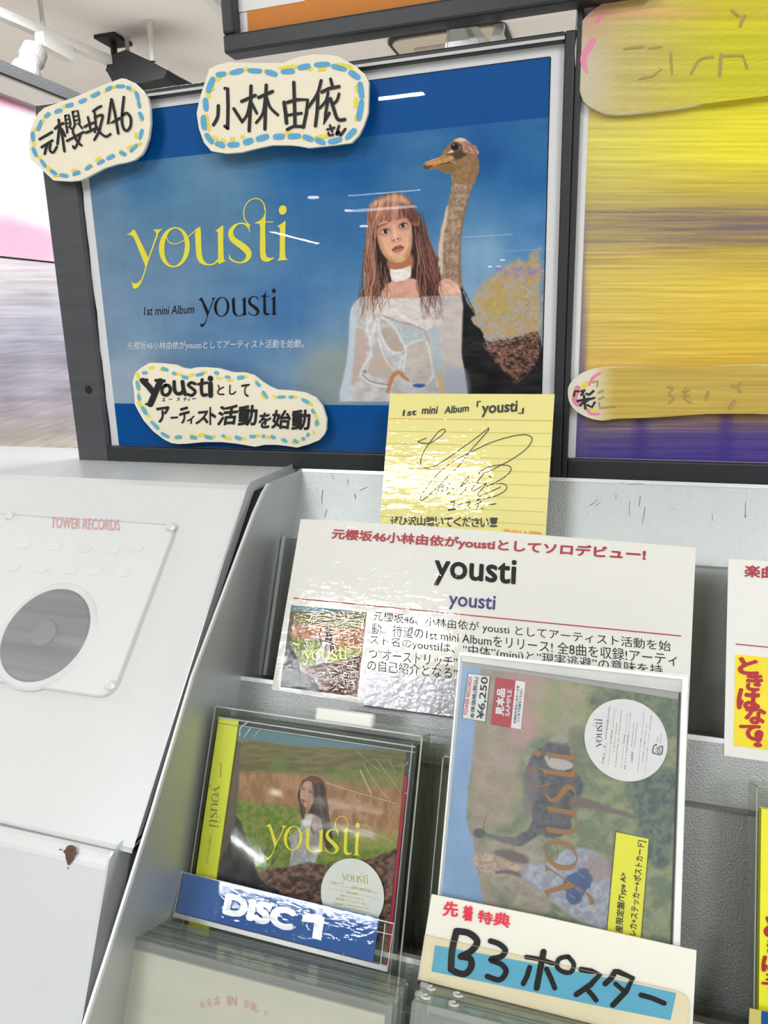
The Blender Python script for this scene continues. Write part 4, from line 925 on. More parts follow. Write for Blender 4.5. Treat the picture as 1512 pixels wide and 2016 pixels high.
z2 = Z(380, 90, 4.2)
b2_, q2 = board('name_board', 'large cream board on the poster top edge reading 小林由依さん in black marker',
    [(135, 190), (200, 160), (290, 135), (500, 142), (745, 142), (800, 118), (880, 92), (1000, 70), (1110, 74), (1200, 88), (1340, 165), (1420, 235), (1452, 300), (1450, 430), (1445, 555), (1410, 660), (1370, 740), (1310, 803), (1140, 825), (955, 845), (880, 830), (800, 822), (650, 822), (540, 845), (400, 880), (270, 890), (150, 870), (90, 800), (50, 690), (30, 560), (50, 460), (75, 370), (105, 280)], z2, 0.016)
dashes(q2, b2_, [(195, 245, 275, 230), (315, 230, 415, 200), (460, 205, 565, 212), (602, 220, 695, 238), (728, 215, 840, 208), (872, 185, 972, 165), (1008, 160, 1130, 155), (1152, 165, 1265, 200), (1290, 215, 1375, 270), (1380, 305, 1395, 435), (1395, 455, 1372, 615), (1345, 690, 1270, 770), (1125, 795, 1230, 778), (1015, 775, 1095, 805), (912, 750, 995, 780), (792, 750, 885, 748), (668, 755, 755, 752), (528, 775, 625, 750), (420, 805, 495, 780), (292, 820, 385, 815), (190, 805, 262, 830), (105, 730, 165, 805), (88, 580, 95, 690), (105, 435, 108, 540), (170, 270, 125, 385)],
       [(180, 290, 230, 265), (300, 230, 450, 190), (590, 205, 655, 210), (722, 185, 865, 170), (950, 195, 990, 190), (1035, 200, 1100, 190), (1180, 155, 1310, 175), (1310, 190, 1355, 260), (1345, 330, 1370, 390), (1350, 430, 1340, 510), (1360, 560, 1345, 620), (1345, 700, 1325, 745), (1000, 765, 1120, 745), (895, 755, 960, 765), (760, 722, 830, 728), (560, 755, 620, 742), (390, 755, 425, 748), (310, 770, 350, 772), (225, 780, 270, 782), (165, 755, 205, 775), (120, 640, 135, 700), (110, 570, 118, 640), (112, 395, 145, 425), (150, 330, 170, 370)], z2, 44, 30)
strokes('lettering', q2, .0006, M_ink, b2_, [
    S([(268, 355), (288, 352), (292, 500), (288, 695), (266, 668)], 24), S([(212, 498), (206, 590), (172, 655)], 24, True), S([(340, 522), (402, 620)], 22),
    S([(405, 462), (518, 412)], 24), S([(482, 335), (478, 500), (466, 705)], 24), S([(474, 468), (450, 570), (408, 632)], 20, True), S([(490, 480), (530, 560)], 20),
    S([(545, 430), (660, 380)], 24), S([(608, 328), (602, 500), (597, 690)], 24), S([(598, 440), (580, 560), (526, 638)], 20, True), S([(612, 430), (640, 510), (704, 574)], 20, True),
    S([(756, 470), (768, 560), (776, 640)], 26), S([(785, 470), (860, 448), (950, 448), (940, 560), (915, 676)], 24), S([(836, 305), (842, 500), (846, 665)], 24), S([(775, 578), (840, 568), (900, 560)], 20), S([(782, 694), (835, 668), (920, 670)], 22),
    S([(1062, 290), (1030, 400), (955, 512)], 22, True), S([(1035, 410), (1030, 540), (1015, 664)], 24), S([(1140, 278), (1158, 345)], 22), S([(1068, 385), (1130, 355), (1210, 340)], 24), S([(1120, 390), (1100, 460), (1050, 518)], 20, True),
    S([(1118, 450), (1100, 560), (1080, 650), (1130, 560)], 22), S([(1210, 400), (1195, 450), (1165, 478), (1130, 440)], 20, True), S([(1140, 440), (1165, 520), (1200, 610), (1258, 612)], 24, True),
    S([(1112, 695), (1172, 680)], 16), S([(1135, 660), (1155, 712)], 16), S([(1122, 722), (1130, 742), (1162, 738)], 16, True), S([(1210, 665), (1188, 738), (1210, 712), (1222, 742), (1262, 690)], 18, True)], z2)

z3 = Z(250, 700, 3.688)
b3_, q3 = board('name_board', 'long wavy cream board at the poster bottom lettered in Japanese about starting activities',
    [(165, 52), (250, 56), (350, 66), (400, 88), (455, 98), (500, 86), (550, 84), (660, 92), (720, 108), (770, 122), (850, 122), (920, 142), (980, 190), (1030, 222), (1090, 248), (1200, 254), (1290, 268), (1370, 305), (1420, 370), (1448, 460), (1445, 540), (1430, 575), (1395, 615), (1320, 645), (1235, 668), (1150, 655), (1080, 648), (1000, 648), (930, 662), (800, 640), (690, 628), (560, 628), (430, 640), (370, 642), (320, 635), (270, 610), (190, 550), (120, 470), (75, 390), (55, 350), (52, 270), (40, 190), (60, 125), (100, 90)], z3, 0.012)
dashes(q3, b3_, [(250, 92, 300, 108), (330, 125, 360, 135), (400, 150, 445, 165), (500, 145, 558, 128), (635, 118, 668, 135), (712, 155, 752, 158), (802, 162, 850, 158), (940, 190, 968, 225), (985, 260, 1022, 308), (1092, 302, 1152, 298), (1175, 302, 1212, 300), (1268, 315, 1320, 342), (1342, 390, 1362, 418), (1382, 465, 1375, 510), (1322, 560, 1310, 588), (1290, 592, 1275, 612), (1210, 612, 1245, 632), (1130, 602, 1162, 630), (1045, 582, 1080, 600), (980, 578, 1002, 590), (892, 588, 935, 585), (788, 590, 830, 605), (688, 575, 712, 590), (565, 585, 618, 598), (460, 590, 510, 598), (352, 592, 400, 590), (250, 562, 305, 592), (180, 480, 230, 530), (112, 370, 142, 425), (85, 285, 95, 325), (75, 185, 88, 250), (112, 128, 152, 120)],
       [(158, 95, 200, 82), (240, 98, 270, 105), (350, 130, 400, 140), (440, 150, 492, 130), (555, 120, 580, 122), (648, 160, 690, 168), (728, 178, 770, 178), (840, 155, 875, 152), (928, 178, 945, 188), (972, 280, 1010, 308), (1060, 295, 1090, 305), (1200, 300, 1240, 300), (1322, 335, 1345, 362), (1370, 420, 1382, 462), (1385, 495, 1400, 500), (1355, 545, 1358, 570), (1260, 605, 1280, 612), (1200, 620, 1215, 640), (1118, 600, 1130, 612), (1010, 590, 1040, 592), (930, 580, 965, 580), (830, 598, 862, 602), (700, 590, 755, 602), (620, 585, 645, 590), (520, 580, 570, 572), (458, 578, 500, 585), (345, 585, 365, 600), (145, 425, 170, 445), (85, 330, 100, 372), (80, 265, 88, 275), (72, 130, 90, 178)], z3, 25, 20, mat('aqua_marker', (98, 184, 204), 0.6, var=.05, vs=200))
strokes('lettering', q3, .0006, M_ink, b3_, [
    S([(100, 176), (150, 176)], 16), S([(118, 182), (160, 225), (205, 282)], 36), S([(212, 180), (272, 184)], 20), S([(245, 186), (220, 240), (190, 310), (172, 352)], 38), S([(142, 352), (178, 358)], 14),
    S([(282, 215), (258, 240), (262, 278), (295, 285), (318, 250), (305, 218), (282, 215)], 20, True), S([(345, 190), (348, 250), (368, 276), (400, 270), (412, 245)], 22, True), S([(405, 190), (412, 240), (425, 280)], 24),
    S([(498, 205), (468, 196), (448, 215), (478, 240), (498, 262), (475, 288), (445, 282)], 18, True), S([(548, 175), (542, 240), (552, 285), (580, 284)], 20, True), S([(520, 208), (585, 196)], 16), S([(608, 205), (610, 290)], 30), S([(608, 165), (609, 168)], 34)], z3)
text_chars([('と', (655, 285), (708, 288), (658, 210)), ('し', (742, 285), (795, 283), (745, 212)), ('て', (830, 300), (890, 300), (832, 205)),
            ('ュ', (255, 330), (280, 330), (256, 308)), ('ー', (305, 319), (332, 318), (305, 314)), ('ス', (360, 328), (388, 326), (361, 306)), ('テ', (410, 330), (438, 328), (411, 306)), ('ィ', (442, 330), (460, 328), (443, 312)), ('ー', (476, 318), (505, 312), (475, 312))], q3, .0006, M_ink, b3_, 0.022, z=z3)
text_chars([('ア', (225, 490), (320, 478), (214, 378)), ('ー', (318, 458), (372, 455), (318, 444)), ('テ', (385, 500), (460, 480), (378, 385)), ('ィ', (435, 500), (490, 492), (438, 442)), ('ス', (498, 500), (592, 492), (510, 405)), ('ト', (600, 505), (648, 500), (600, 372)), ('活', (652, 510), (795, 500), (672, 365)),
            ('動', (805, 515), (945, 505), (812, 365)), ('を', (950, 530), (1040, 525), (965, 415)), ('始', (1048, 530), (1185, 535), (1060, 392)), ('動', (1195, 545), (1330, 540), (1200, 395))], q3, .0006, M_ink, b3_, 0.034, z=z3)

# ------------------------------------------------------------------ right-hand poster in the next frame
ya0 = PP.ab((1122, 800))[0]; ya1 = ya0 + 0.40; ym = PP.ab((1137, 800))[0]
fr2 = thing('poster_frame', 'black frame around the yellow and purple poster at the right', 'frame', PP.at((ya0 + ya1) / 2, pb0 - .0155, -.01))
bar('left_rail', PP, pa1 + FW['r'] + .0002, ya0, pb0 - FW['b'], pb1 + .03, -.012, .007, fr2)
bar('right_rail', PP, ya1, ya1 + .016, pb0 - FW['b'], pb1 + .03, -.012, .007, fr2)
bar('bottom_rail', PP, ya0, ya1, pb0 - FW['b'], pb0, -.012, .007, fr2)
bar('top_rail', PP, ya0, ya1, pb1 + .024, pb1 + .03, -.012, .007, fr2)
mesh('backing_board', *pbox(PP, ya0 - .002, ya1 + .002, pb0 - .002, pb1 + .026, -.012, -.0015), M_gap, fr2)
yp = thing('yellow_poster', 'streaky yellow and purple poster with a pale paper margin', 'poster', PP.at((ya0 + ya1) / 2, pb0))
mesh('paper', *pbox(PP, ya0, ya1, pb0, pb1 + .024, -.0006, 0), M_paper, yp)
def streak(y, k, seed): return vnoise(np.full_like(y, seed * 7.7), y / k + seed * 31.0)
def paint_yellow(p):
    x, y = p.x, p.y
    ks = [0, 60, 130, 300, 380, 450, 500, 560, 640, 720, 800, 830, 860, 905]
    cA = np.array([(206, 176, 120), (208, 180, 118), (206, 190, 110), (204, 196, 96), (186, 172, 96), (160, 146, 104), (190, 168, 96), (206, 184, 96), (204, 178, 92), (202, 172, 86), (186, 160, 84), (140, 120, 104), (96, 84, 124), (70, 58, 132)], float)
    cB = np.array([(210, 200, 40), (214, 208, 40), (212, 206, 40), (226, 214, 52), (190, 170, 70), (130, 110, 96), (190, 166, 66), (214, 186, 70), (214, 184, 66), (206, 172, 58), (190, 160, 60), (130, 104, 96), (80, 64, 128), (60, 44, 128)], float)
    t = np.clip((x - 1180) / 260, 0, 1)[:, None]
    C = np.stack([np.interp(y, ks, cA[:, i]) for i in range(3)], -1) * (1 - t) + np.stack([np.interp(y, ks, cB[:, i]) for i in range(3)], -1) * t
    n = fbm(x * .02 + 3, y, 6, 3.0, 4, 71) - .5; n2 = fbm(x, y, 130, 3.2, 3, 72) - .5
    C = C + (n * 34 + n2 * 40)[:, None] * np.array([1, .95, .6])
    pk = np.clip((fbm(x, y, 160, 5, 3, 73) - .56) * 7, 0, 1) * np.clip((260 - y) / 160, 0, .45); C = C * (1 - pk[:, None]) + np.array([236, 150, 130]) * pk[:, None]
    pu = np.clip((fbm(x, y, 150, 3.4, 3, 74) - .50) * 7, 0, 1) * np.interp(y, [370, 420, 480, 540, 800, 840, 880], [0, .30, .30, 0.02, 0.06, .55, .75]); C = C * (1 - pu[:, None]) + np.array([84, 66, 130]) * pu[:, None]
    e = np.clip((1158 - x) / 10, 0, 1) * np.clip((y - 380) / 200, 0, 1) * .75; C = C * (1 - e[:, None]) + np.array([92, 82, 134]) * e[:, None]
    p.C = C * 1.1
    for xx in (1262, 1430): p.stroke([(xx, 812), (xx - 2, 895)], [22, 34], (62, 48, 132), soft=9, alpha=.55)
grid('picture_print', PP, 0.0003, V_streak, yp, (ym, pb0 + .0004), (ya1 - .004, pb1 + .022), 110, 560, paint_yellow)
def fade_board(name, label, out, z, off, paint):
    P = [tuple(q) for q in crom(zpts(z, out), 4, True)]; pl = PP.shift(off); ab = np.array([pl.ab(q) for q in P])
    t = thing(name, label, 'board', pl.at(ab[:, 0].mean(), ab[:, 1].mean(), -.005), 'hand lettered foam boards')
    n = len(P); A = [pl.at(q[0], q[1], 0) for q in ab]; B = [pl.at(q[0], q[1], -.005) for q in ab]
    mesh('foam_core', A + B, tess_prism(P, n), M_foam, t)
    # painted face: strips across the board
    lo, hi = ab.min(0), ab.max(0); rows = 70; V = []; Fs = []; cols = 40
    ys = np.linspace(lo[1] + 1e-5, hi[1] - 1e-5, rows)
    for yv in ys:
        xs = []
        for i in range(n):
            a, b = ab[i], ab[(i + 1) % n]
            if (a[1] > yv) != (b[1] > yv): xs.append(a[0] + (b[0] - a[0]) * (yv - a[1]) / (b[1] - a[1]))
        xa, xb = min(xs), max(xs); V += [pl.at(v, yv, .0002) for v in np.linspace(xa, xb, cols)]
    for j in range(rows - 1):
        for i in range(cols - 1): k = j * cols + i; Fs.append((k, k + 1, k + 1 + cols, k + cols))
    q = proj(np.array(V)); pp = Paint(q[:, 0], q[:, 1]); paint(pp)
    mesh('face', V, np.array(Fs), V_streak, t, colors=s2l(np.clip(pp.C, 2, 253)))
    return t, pl
z7 = Z(1080, 700, 3.5)
def pf1(p):
    t = np.clip((p.x - 1165) / 45, 0, 1)[:, None]; n = (fbm(p.x, p.y, 140, 3, 3, 81) - .5)[:, None] * 44
    p.C = np.array([234, 228, 208.]) * (1 - t) + (np.array([204, 176, 84.]) + n * np.array([1, .95, .5])) * t
b5, q5 = fade_board('name_board', 'cream lozenge board with pink petals and a brushed 彩 at the foot of the yellow poster',
    [(133, 240), (150, 190), (190, 148), (260, 108), (370, 82), (600, 80), (1000, 80), (1600, 84), (1600, 380), (1240, 392), (700, 428), (480, 434), (370, 448), (280, 430), (210, 396), (165, 355), (140, 310)], z7, .008, pf1)
Mpink = mat('pink_marker', (238, 142, 172), 0.6)
strokes('petal_shapes', q5, .0004, Mpink, b5, [([(200, 225), (178, 300), (200, 340)], [40, 34, 24]), ([(215, 330), (195, 320)], 34), ([(355, 120), (310, 150), (280, 200)], [16, 22, 18]), ([(268, 370), (290, 400), (345, 402)], 18)], z7)
strokes('yellow_shapes', q5, .0004, M_yel, b5, [([(262, 190), (240, 215)], 32), ([(290, 370), (320, 382)], 20)], z7)
strokes('lettering', q5, .0008, mat('brown_black_ink', (44, 34, 34), .5), b5, [S([(175, 275), (182, 245), (208, 246)], 12), S([(225, 245), (250, 240)], 12), S([(225, 270), (240, 255)], 12), S([(262, 262), (278, 270), (310, 244)], 14), S([(200, 312), (285, 296)], 14), S([(244, 275), (254, 365)], 14), S([(240, 320), (218, 345)], 12), S([(262, 315), (282, 300)], 12), S([(285, 300), (316, 290)], 12), S([(270, 340), (300, 355), (318, 322)], 13)], z7)
Mfade = mat('faded_ink', (176, 154, 84), .6)
strokes('faded_lettering', q5, .0008, Mfade, b5, [S([(305, 185), (340, 172), (335, 210)], 9), S([(345, 255), (375, 240)], 9), S([(345, 300), (380, 285)], 9), S([(350, 325), (352, 360), (460, 350)], 9), S([(820, 215), (860, 225), (830, 260), (862, 290), (830, 330)], 9, True), S([(920, 245), (972, 240)], 9), S([(945, 222), (942, 300), (985, 322)], 9, True), S([(925, 278), (965, 275)], 8), S([(1085, 302), (1102, 245)], 12), S([(1265, 205), (1280, 212)], 14), S([(1325, 185), (1305, 225), (1330, 250)], 10, True), S([(1250, 360), (1280, 312)], 20)], z7)
z8 = Z(700, 0, 1.862)
def pf2(p):
    t = np.clip((p.x - 1160) / 70, 0, 1)[:, None]; n = (fbm(p.x, p.y, 170, 4, 4, 85) - .5)[:, None] * 50
    c1 = np.stack([np.interp(p.y, [0, 60, 120, 220], [226, 212, 208, 206]), np.interp(p.y, [0, 60, 120, 220], [166, 178, 200, 196]), np.interp(p.y, [0, 60, 120, 220], [148, 150, 176, 168])], -1)
    u = np.clip((p.x - 1250) / 180, 0, 1)[:, None]
    c2 = np.array([206, 192, 116.]) * (1 - u) + np.array([212, 206, 42.]) * u
    pk = np.clip(1 - np.abs(p.y - 22) / 26, 0, 1)[:, None] * .6 * (1 - u * .7); c2 = c2 * (1 - pk) + np.array([230, 158, 128.]) * pk
    p.C = c1 * (1 - t) + (c2 + n * np.array([1, 1, .5])) * t
b6, q6 = fade_board('name_board', 'large board with a pink edge stroke over the top of the yellow poster',
    [(808, 150), (830, 80), (880, 30), (960, -10), (1100, -30), (1512, -40), (1700, -40), (1700, 300), (1512, 340), (1340, 345), (1250, 385), (1060, 410), (940, 418), (890, 405), (835, 370), (812, 280), (805, 215)], z8, .0065, pf2)
strokes('pink_stroke', q6, .0004, Mpink, b6, [([(900, 55), (885, 78)], [16, 16]), ([(870, 150), (835, 215), (848, 265)], [20, 24, 8])], z8)
strokes('faded_lettering', q6, .0005, Mfade, b6, [S([(985, 180), (1055, 172)], 7), S([(1075, 178), (1120, 172)], 6), S([(1340, 200), (1335, 275)], 10), S([(1155, 195), (1160, 270)], 7), S([(1230, 270), (1262, 220), (1310, 210)], 8, True), S([(1350, 205), (1420, 205), (1435, 250)], 8), S([(1040, 290), (1090, 280), (1120, 255)], 6), S([(1425, 60), (1410, 95)], 10), S([(1380, 40), (1405, 60)], 8)], z8)

# ------------------------------------------------------------------ orange sign above
PS = Plane(0.592, 0, 0)
s0 = PS.ab((455, 116)); a0, b0 = s0; a1 = PS.ab((1290, 0))[0]; b1 = b0 + 0.14; wB = 0.0135; wL = 0.010
sg = thing('hanging_sign', 'orange sign board in a thick black frame above the poster', 'sign', PS.at((a0 + a1) / 2, b0))
bar('bottom_rail', PS, a0, a1, b0, b0 + wB, -.006, .012, sg, .002)
bar('left_rail', PS, a0, a0 + wL, b0 + wB, b1, -.006, .012, sg, .002)
bar('right_rail', PS, a1 - wL, a1, b0 + wB, b1, -.006, .012, sg, .002)
bar('top_rail', PS, a0 + wL, a1 - wL, b1 - wL, b1, -.006, .012, sg, .002)
mesh('white_sheet', *pbox(PS, a0 + wL, a1 - wL, b0 + wB, b1 - wL, -.002, 0), M_paper, sg)
oo = PS.ab((489, 60))[0]; ob = PS.ab((489, 22))[1]
mesh('orange_panel', *pbox(PS, oo, a1 - wL, b0 + wB, b1 - wL, 0, .0006), M_orange, sg)
mesh('white_strip', *pbox(PS, a0 + wL, PS.ab((601, 5))[0], ob, b1 - wL, .0006, .001), M_paper, sg)
# clear acrylic bracket between sign and poster
br = thing('acrylic_bracket', 'clear acrylic bracket joining the orange sign to the poster frame', 'bracket', PP.px((925, 108), -.004))
quad('back_sheet', PP, -.004, M_clear, br, [(872, 112), (878, 58), (1128, 22), (1128, 80)], .002)
quad('white_tape', PP, -.002, M_milky, br, [(874, 108), (886, 56), (940, 50), (972, 94)], .0008)
quad('upright_fold', PP, -.002, M_clrim, br, [(872, 110), (879, 57), (885, 56), (879, 109)], .006)
quad('upright_fold', PP, -.002, M_clrim, br, [(962, 98), (972, 46), (992, 43), (982, 95)], .006)
quad('diagonal_strip', PP, -.0015, M_clrim, br, [(936, 99), (914, 54), (924, 52), (950, 97)], .001)
up = thing('frame_upright', 'grey steel upright rising between the two poster frames', 'post', PP.px((1124, 90), -.013))
quad('post', PP, -.013, M_metal2, up, [(1138, 905), (1148, -12), (1168, -12), (1158, 905)][0:0] or [(1096, 905), (1133, -10), (1150, -10), (1128, 905)], .012)

# ------------------------------------------------------------------ signed yellow note
PN = PT1.shift(0.046)
nt = thing('signed_note', 'yellow ruled note with a black signature propped behind the title card', 'note', PN.px((910, 1060)))
NQ = [(768, 775), (1092, 776), (1070, 1120), (742, 1110)]
quad('card', PN, 0, M_yellow, nt, NQ, .0006)
zn = Z(700, 760, 3.36)
for i, (A, B, m, w) in enumerate([((225, 215), (1303, 230), M_oline, 5), ((217, 299), (1298, 315), M_oliv2, 3), ((212, 380), (1290, 400), M_oliv2, 3), ((205, 461), (1284, 486), M_oliv2, 3), ((196, 540), (1279, 572), M_oliv2, 3), ((190, 622), (1272, 660), M_oliv2, 3), ((180, 708), (1264, 746), M_oliv2, 3), ((174, 785), (1258, 834), M_oliv2, 3), ((165, 862), (1253, 920), M_oline, 3)]):
    strokes('ruled_line', PN, .0002, m, nt, [([A, B], w, False)], zn)
z5 = Z(800, 820, 5.6)
M_pen = mat('felt_pen', (26, 26, 30), 0.5)
strokes('signature', PN, .0004, M_pen, nt, [
    ([(125, 280), (180, 255), (228, 240)], 9), ([(128, 282), (195, 296), (262, 293), (330, 255), (395, 205), (430, 160), (418, 141), (378, 152), (320, 210), (258, 292), (210, 360), (168, 450), (158, 515), (182, 555), (238, 568), (330, 540), (450, 465), (600, 360), (760, 245), (870, 160), (910, 125)], 9),
    ([(910, 125), (900, 160), (830, 240), (700, 388), (600, 520), (500, 620), (380, 745), (270, 850), (185, 922), (155, 915), (180, 850), (250, 750), (340, 640), (470, 530), (620, 440), (760, 370), (900, 302), (1090, 238), (1240, 206), (1330, 204), (1380, 232), (1380, 280), (1310, 370), (1160, 475), (1020, 550), (900, 612), (800, 636), (830, 600), (900, 560), (1000, 538), (1100, 538), (1152, 562), (1145, 610), (1080, 670), (980, 730), (882, 770), (960, 746), (1055, 740), (1105, 765), (1098, 810), (1020, 862), (900, 900), (785, 912)], 9),
    ([(395, 740), (355, 800), (335, 850), (355, 864), (400, 815), (408, 765), (385, 735), (400, 800), (410, 830)], 9), ([(480, 735), (450, 800), (445, 850), (465, 852), (515, 795), (530, 815), (600, 790)], 9),
    ([(685, 660), (650, 700), (600, 770), (620, 785), (665, 775), (650, 810), (600, 860), (545, 895)], 9), ([(690, 665), (672, 715), (600, 780)], 8), ([(880, 600), (800, 700), (722, 805), (745, 822), (800, 790), (882, 735), (845, 790), (790, 855), (805, 880), (880, 850), (960, 815), (1040, 780)], 9),
    ([(725, 722), (805, 740)], 9), ([(912, 657), (936, 674)], 11)], z5)
zn2 = Z(740, 770, 4.2)
ch = []
for s, x0, y0, x1, y1, h in (('1st', 220, 208, 335, 200, 52), ('mini', 378, 192, 508, 188, 62), ('Album', 565, 190, 768, 170, 62)):
    ch.append((s, (x0, y0), (x1, y1), (x0 + 8, y0 - h)))
ch += [('「', (832, 135), (868, 132), (836, 85)), ('yousti', (872, 218), (1168, 200), (880, 100)), ('」', (1175, 188), (1222, 188), (1180, 140))]
text_chars(ch, PN, .0004, M_pen, nt, 0.028, z=zn2)
text_chars([('ユ', (455, 1045), (545, 1030), (470, 935)), ('ー', (575, 985), (622, 968), (573, 972)), ('ス', (640, 1035), (708, 1020), (650, 945)), ('テ', (755, 1042), (825, 1005), (762, 930)), ('ィ', (820, 1040), (855, 1035), (825, 985)), ('ー', (905, 985), (990, 968), (905, 972))], PN, .0004, M_pen, nt, 0.02, z=z5)
text_chars(hand('ぜひ沢山聴いてください！', (-185, 1200), (1010, 1225), (-180, 1095), 4, .06, .05), PN, .0004, M_pen, nt, 0.026, z=z5)
text('TOWER', PN, .0004, M_oline, nt, (989, 1062), (1068, 1069), (992, 1041), bold=.05)

quad('laminate_film', PN, .0010, M_lam, nt, NQ)

# ------------------------------------------------------------------ white title card
PK = PT1.shift(0.060)
cdq = [(592, 1022), (650, 1024), (760, 1031), (1000, 1048), (1370, 1078), (1352, 1478), (535, 1358)]
ck = thing('title_card', 'wide white laminated card headed in red Japanese with an album picture', 'card', PK.px((900, 1400)))
quad('card', PK, 0, M_card, ck, cdq, .0008)
text('元櫻坂46小林由依がyoustiとしてソロデビュー!', PK, .0003, M_red, ck, (652, 1064), (1271, 1108), (655, 1040), bold=.040)
text('yousti', PK, .0003, M_inkk, ck, (853, 1152), (1015, 1167), (857, 1090), bold=.024)
text('yousti', PK, .0003, M_navy, ck, (882, 1201), (974, 1210), (885, 1165), bold=.018)
strokes('red_rule', PK, .0003, M_red, ck, [([(578.7, 1177.6), (1340, 1252)], 2.2, False)])
text('元櫻坂46、小林由依が yousti としてアーティスト活動を始', PK, .0003, M_inkk, ck, (735, 1224), (1321, 1286), (736, 1203))
text('動。待望の1st mini Albumをリリース! 全8曲を収録!アーティ', PK, .0003, M_inkk, ck, (732, 1248), (1333, 1312), (733, 1226))
text('スト名のyoustiは、”中体”(mini)と”現実逃避”の意味を持', PK, .0003, M_inkk, ck, (728, 1271), (1305, 1334), (729, 1249))
text('つ”オーストリッチ”', PK, .0003, M_inkk, ck, (726, 1297), (900, 1316), (727, 1276))
text('の自己紹介となる”', PK, .0003, M_inkk, ck, (723, 1320), (901, 1338), (724, 1298))
quad('laminate_film', PK, .0010, M_lam, ck, cdq)
# plastic pocket on the title card
hp = thing('card_pocket', 'small glossy clear pocket clipped over the foot of the white title card', 'holder', PK.px((812, 1400)))
PKh = PK.shift(.003)
P = [(728, 1321), (906, 1337), (898, 1413), (716, 1389), (721, 1330)]
quad('pocket_sheet', PKh, 0, clear('pocket_plastic', (235, 237, 242), .12, 1.5, milk=.35, milkc=(240, 240, 246), extra=.06, bump=.5, bs=250), hp, P, .0008)
quad('bottom_edge', PKh, .0001, M_dark, hp, [(716, 1388), (898, 1412), (898, 1415), (716, 1391)], .003)

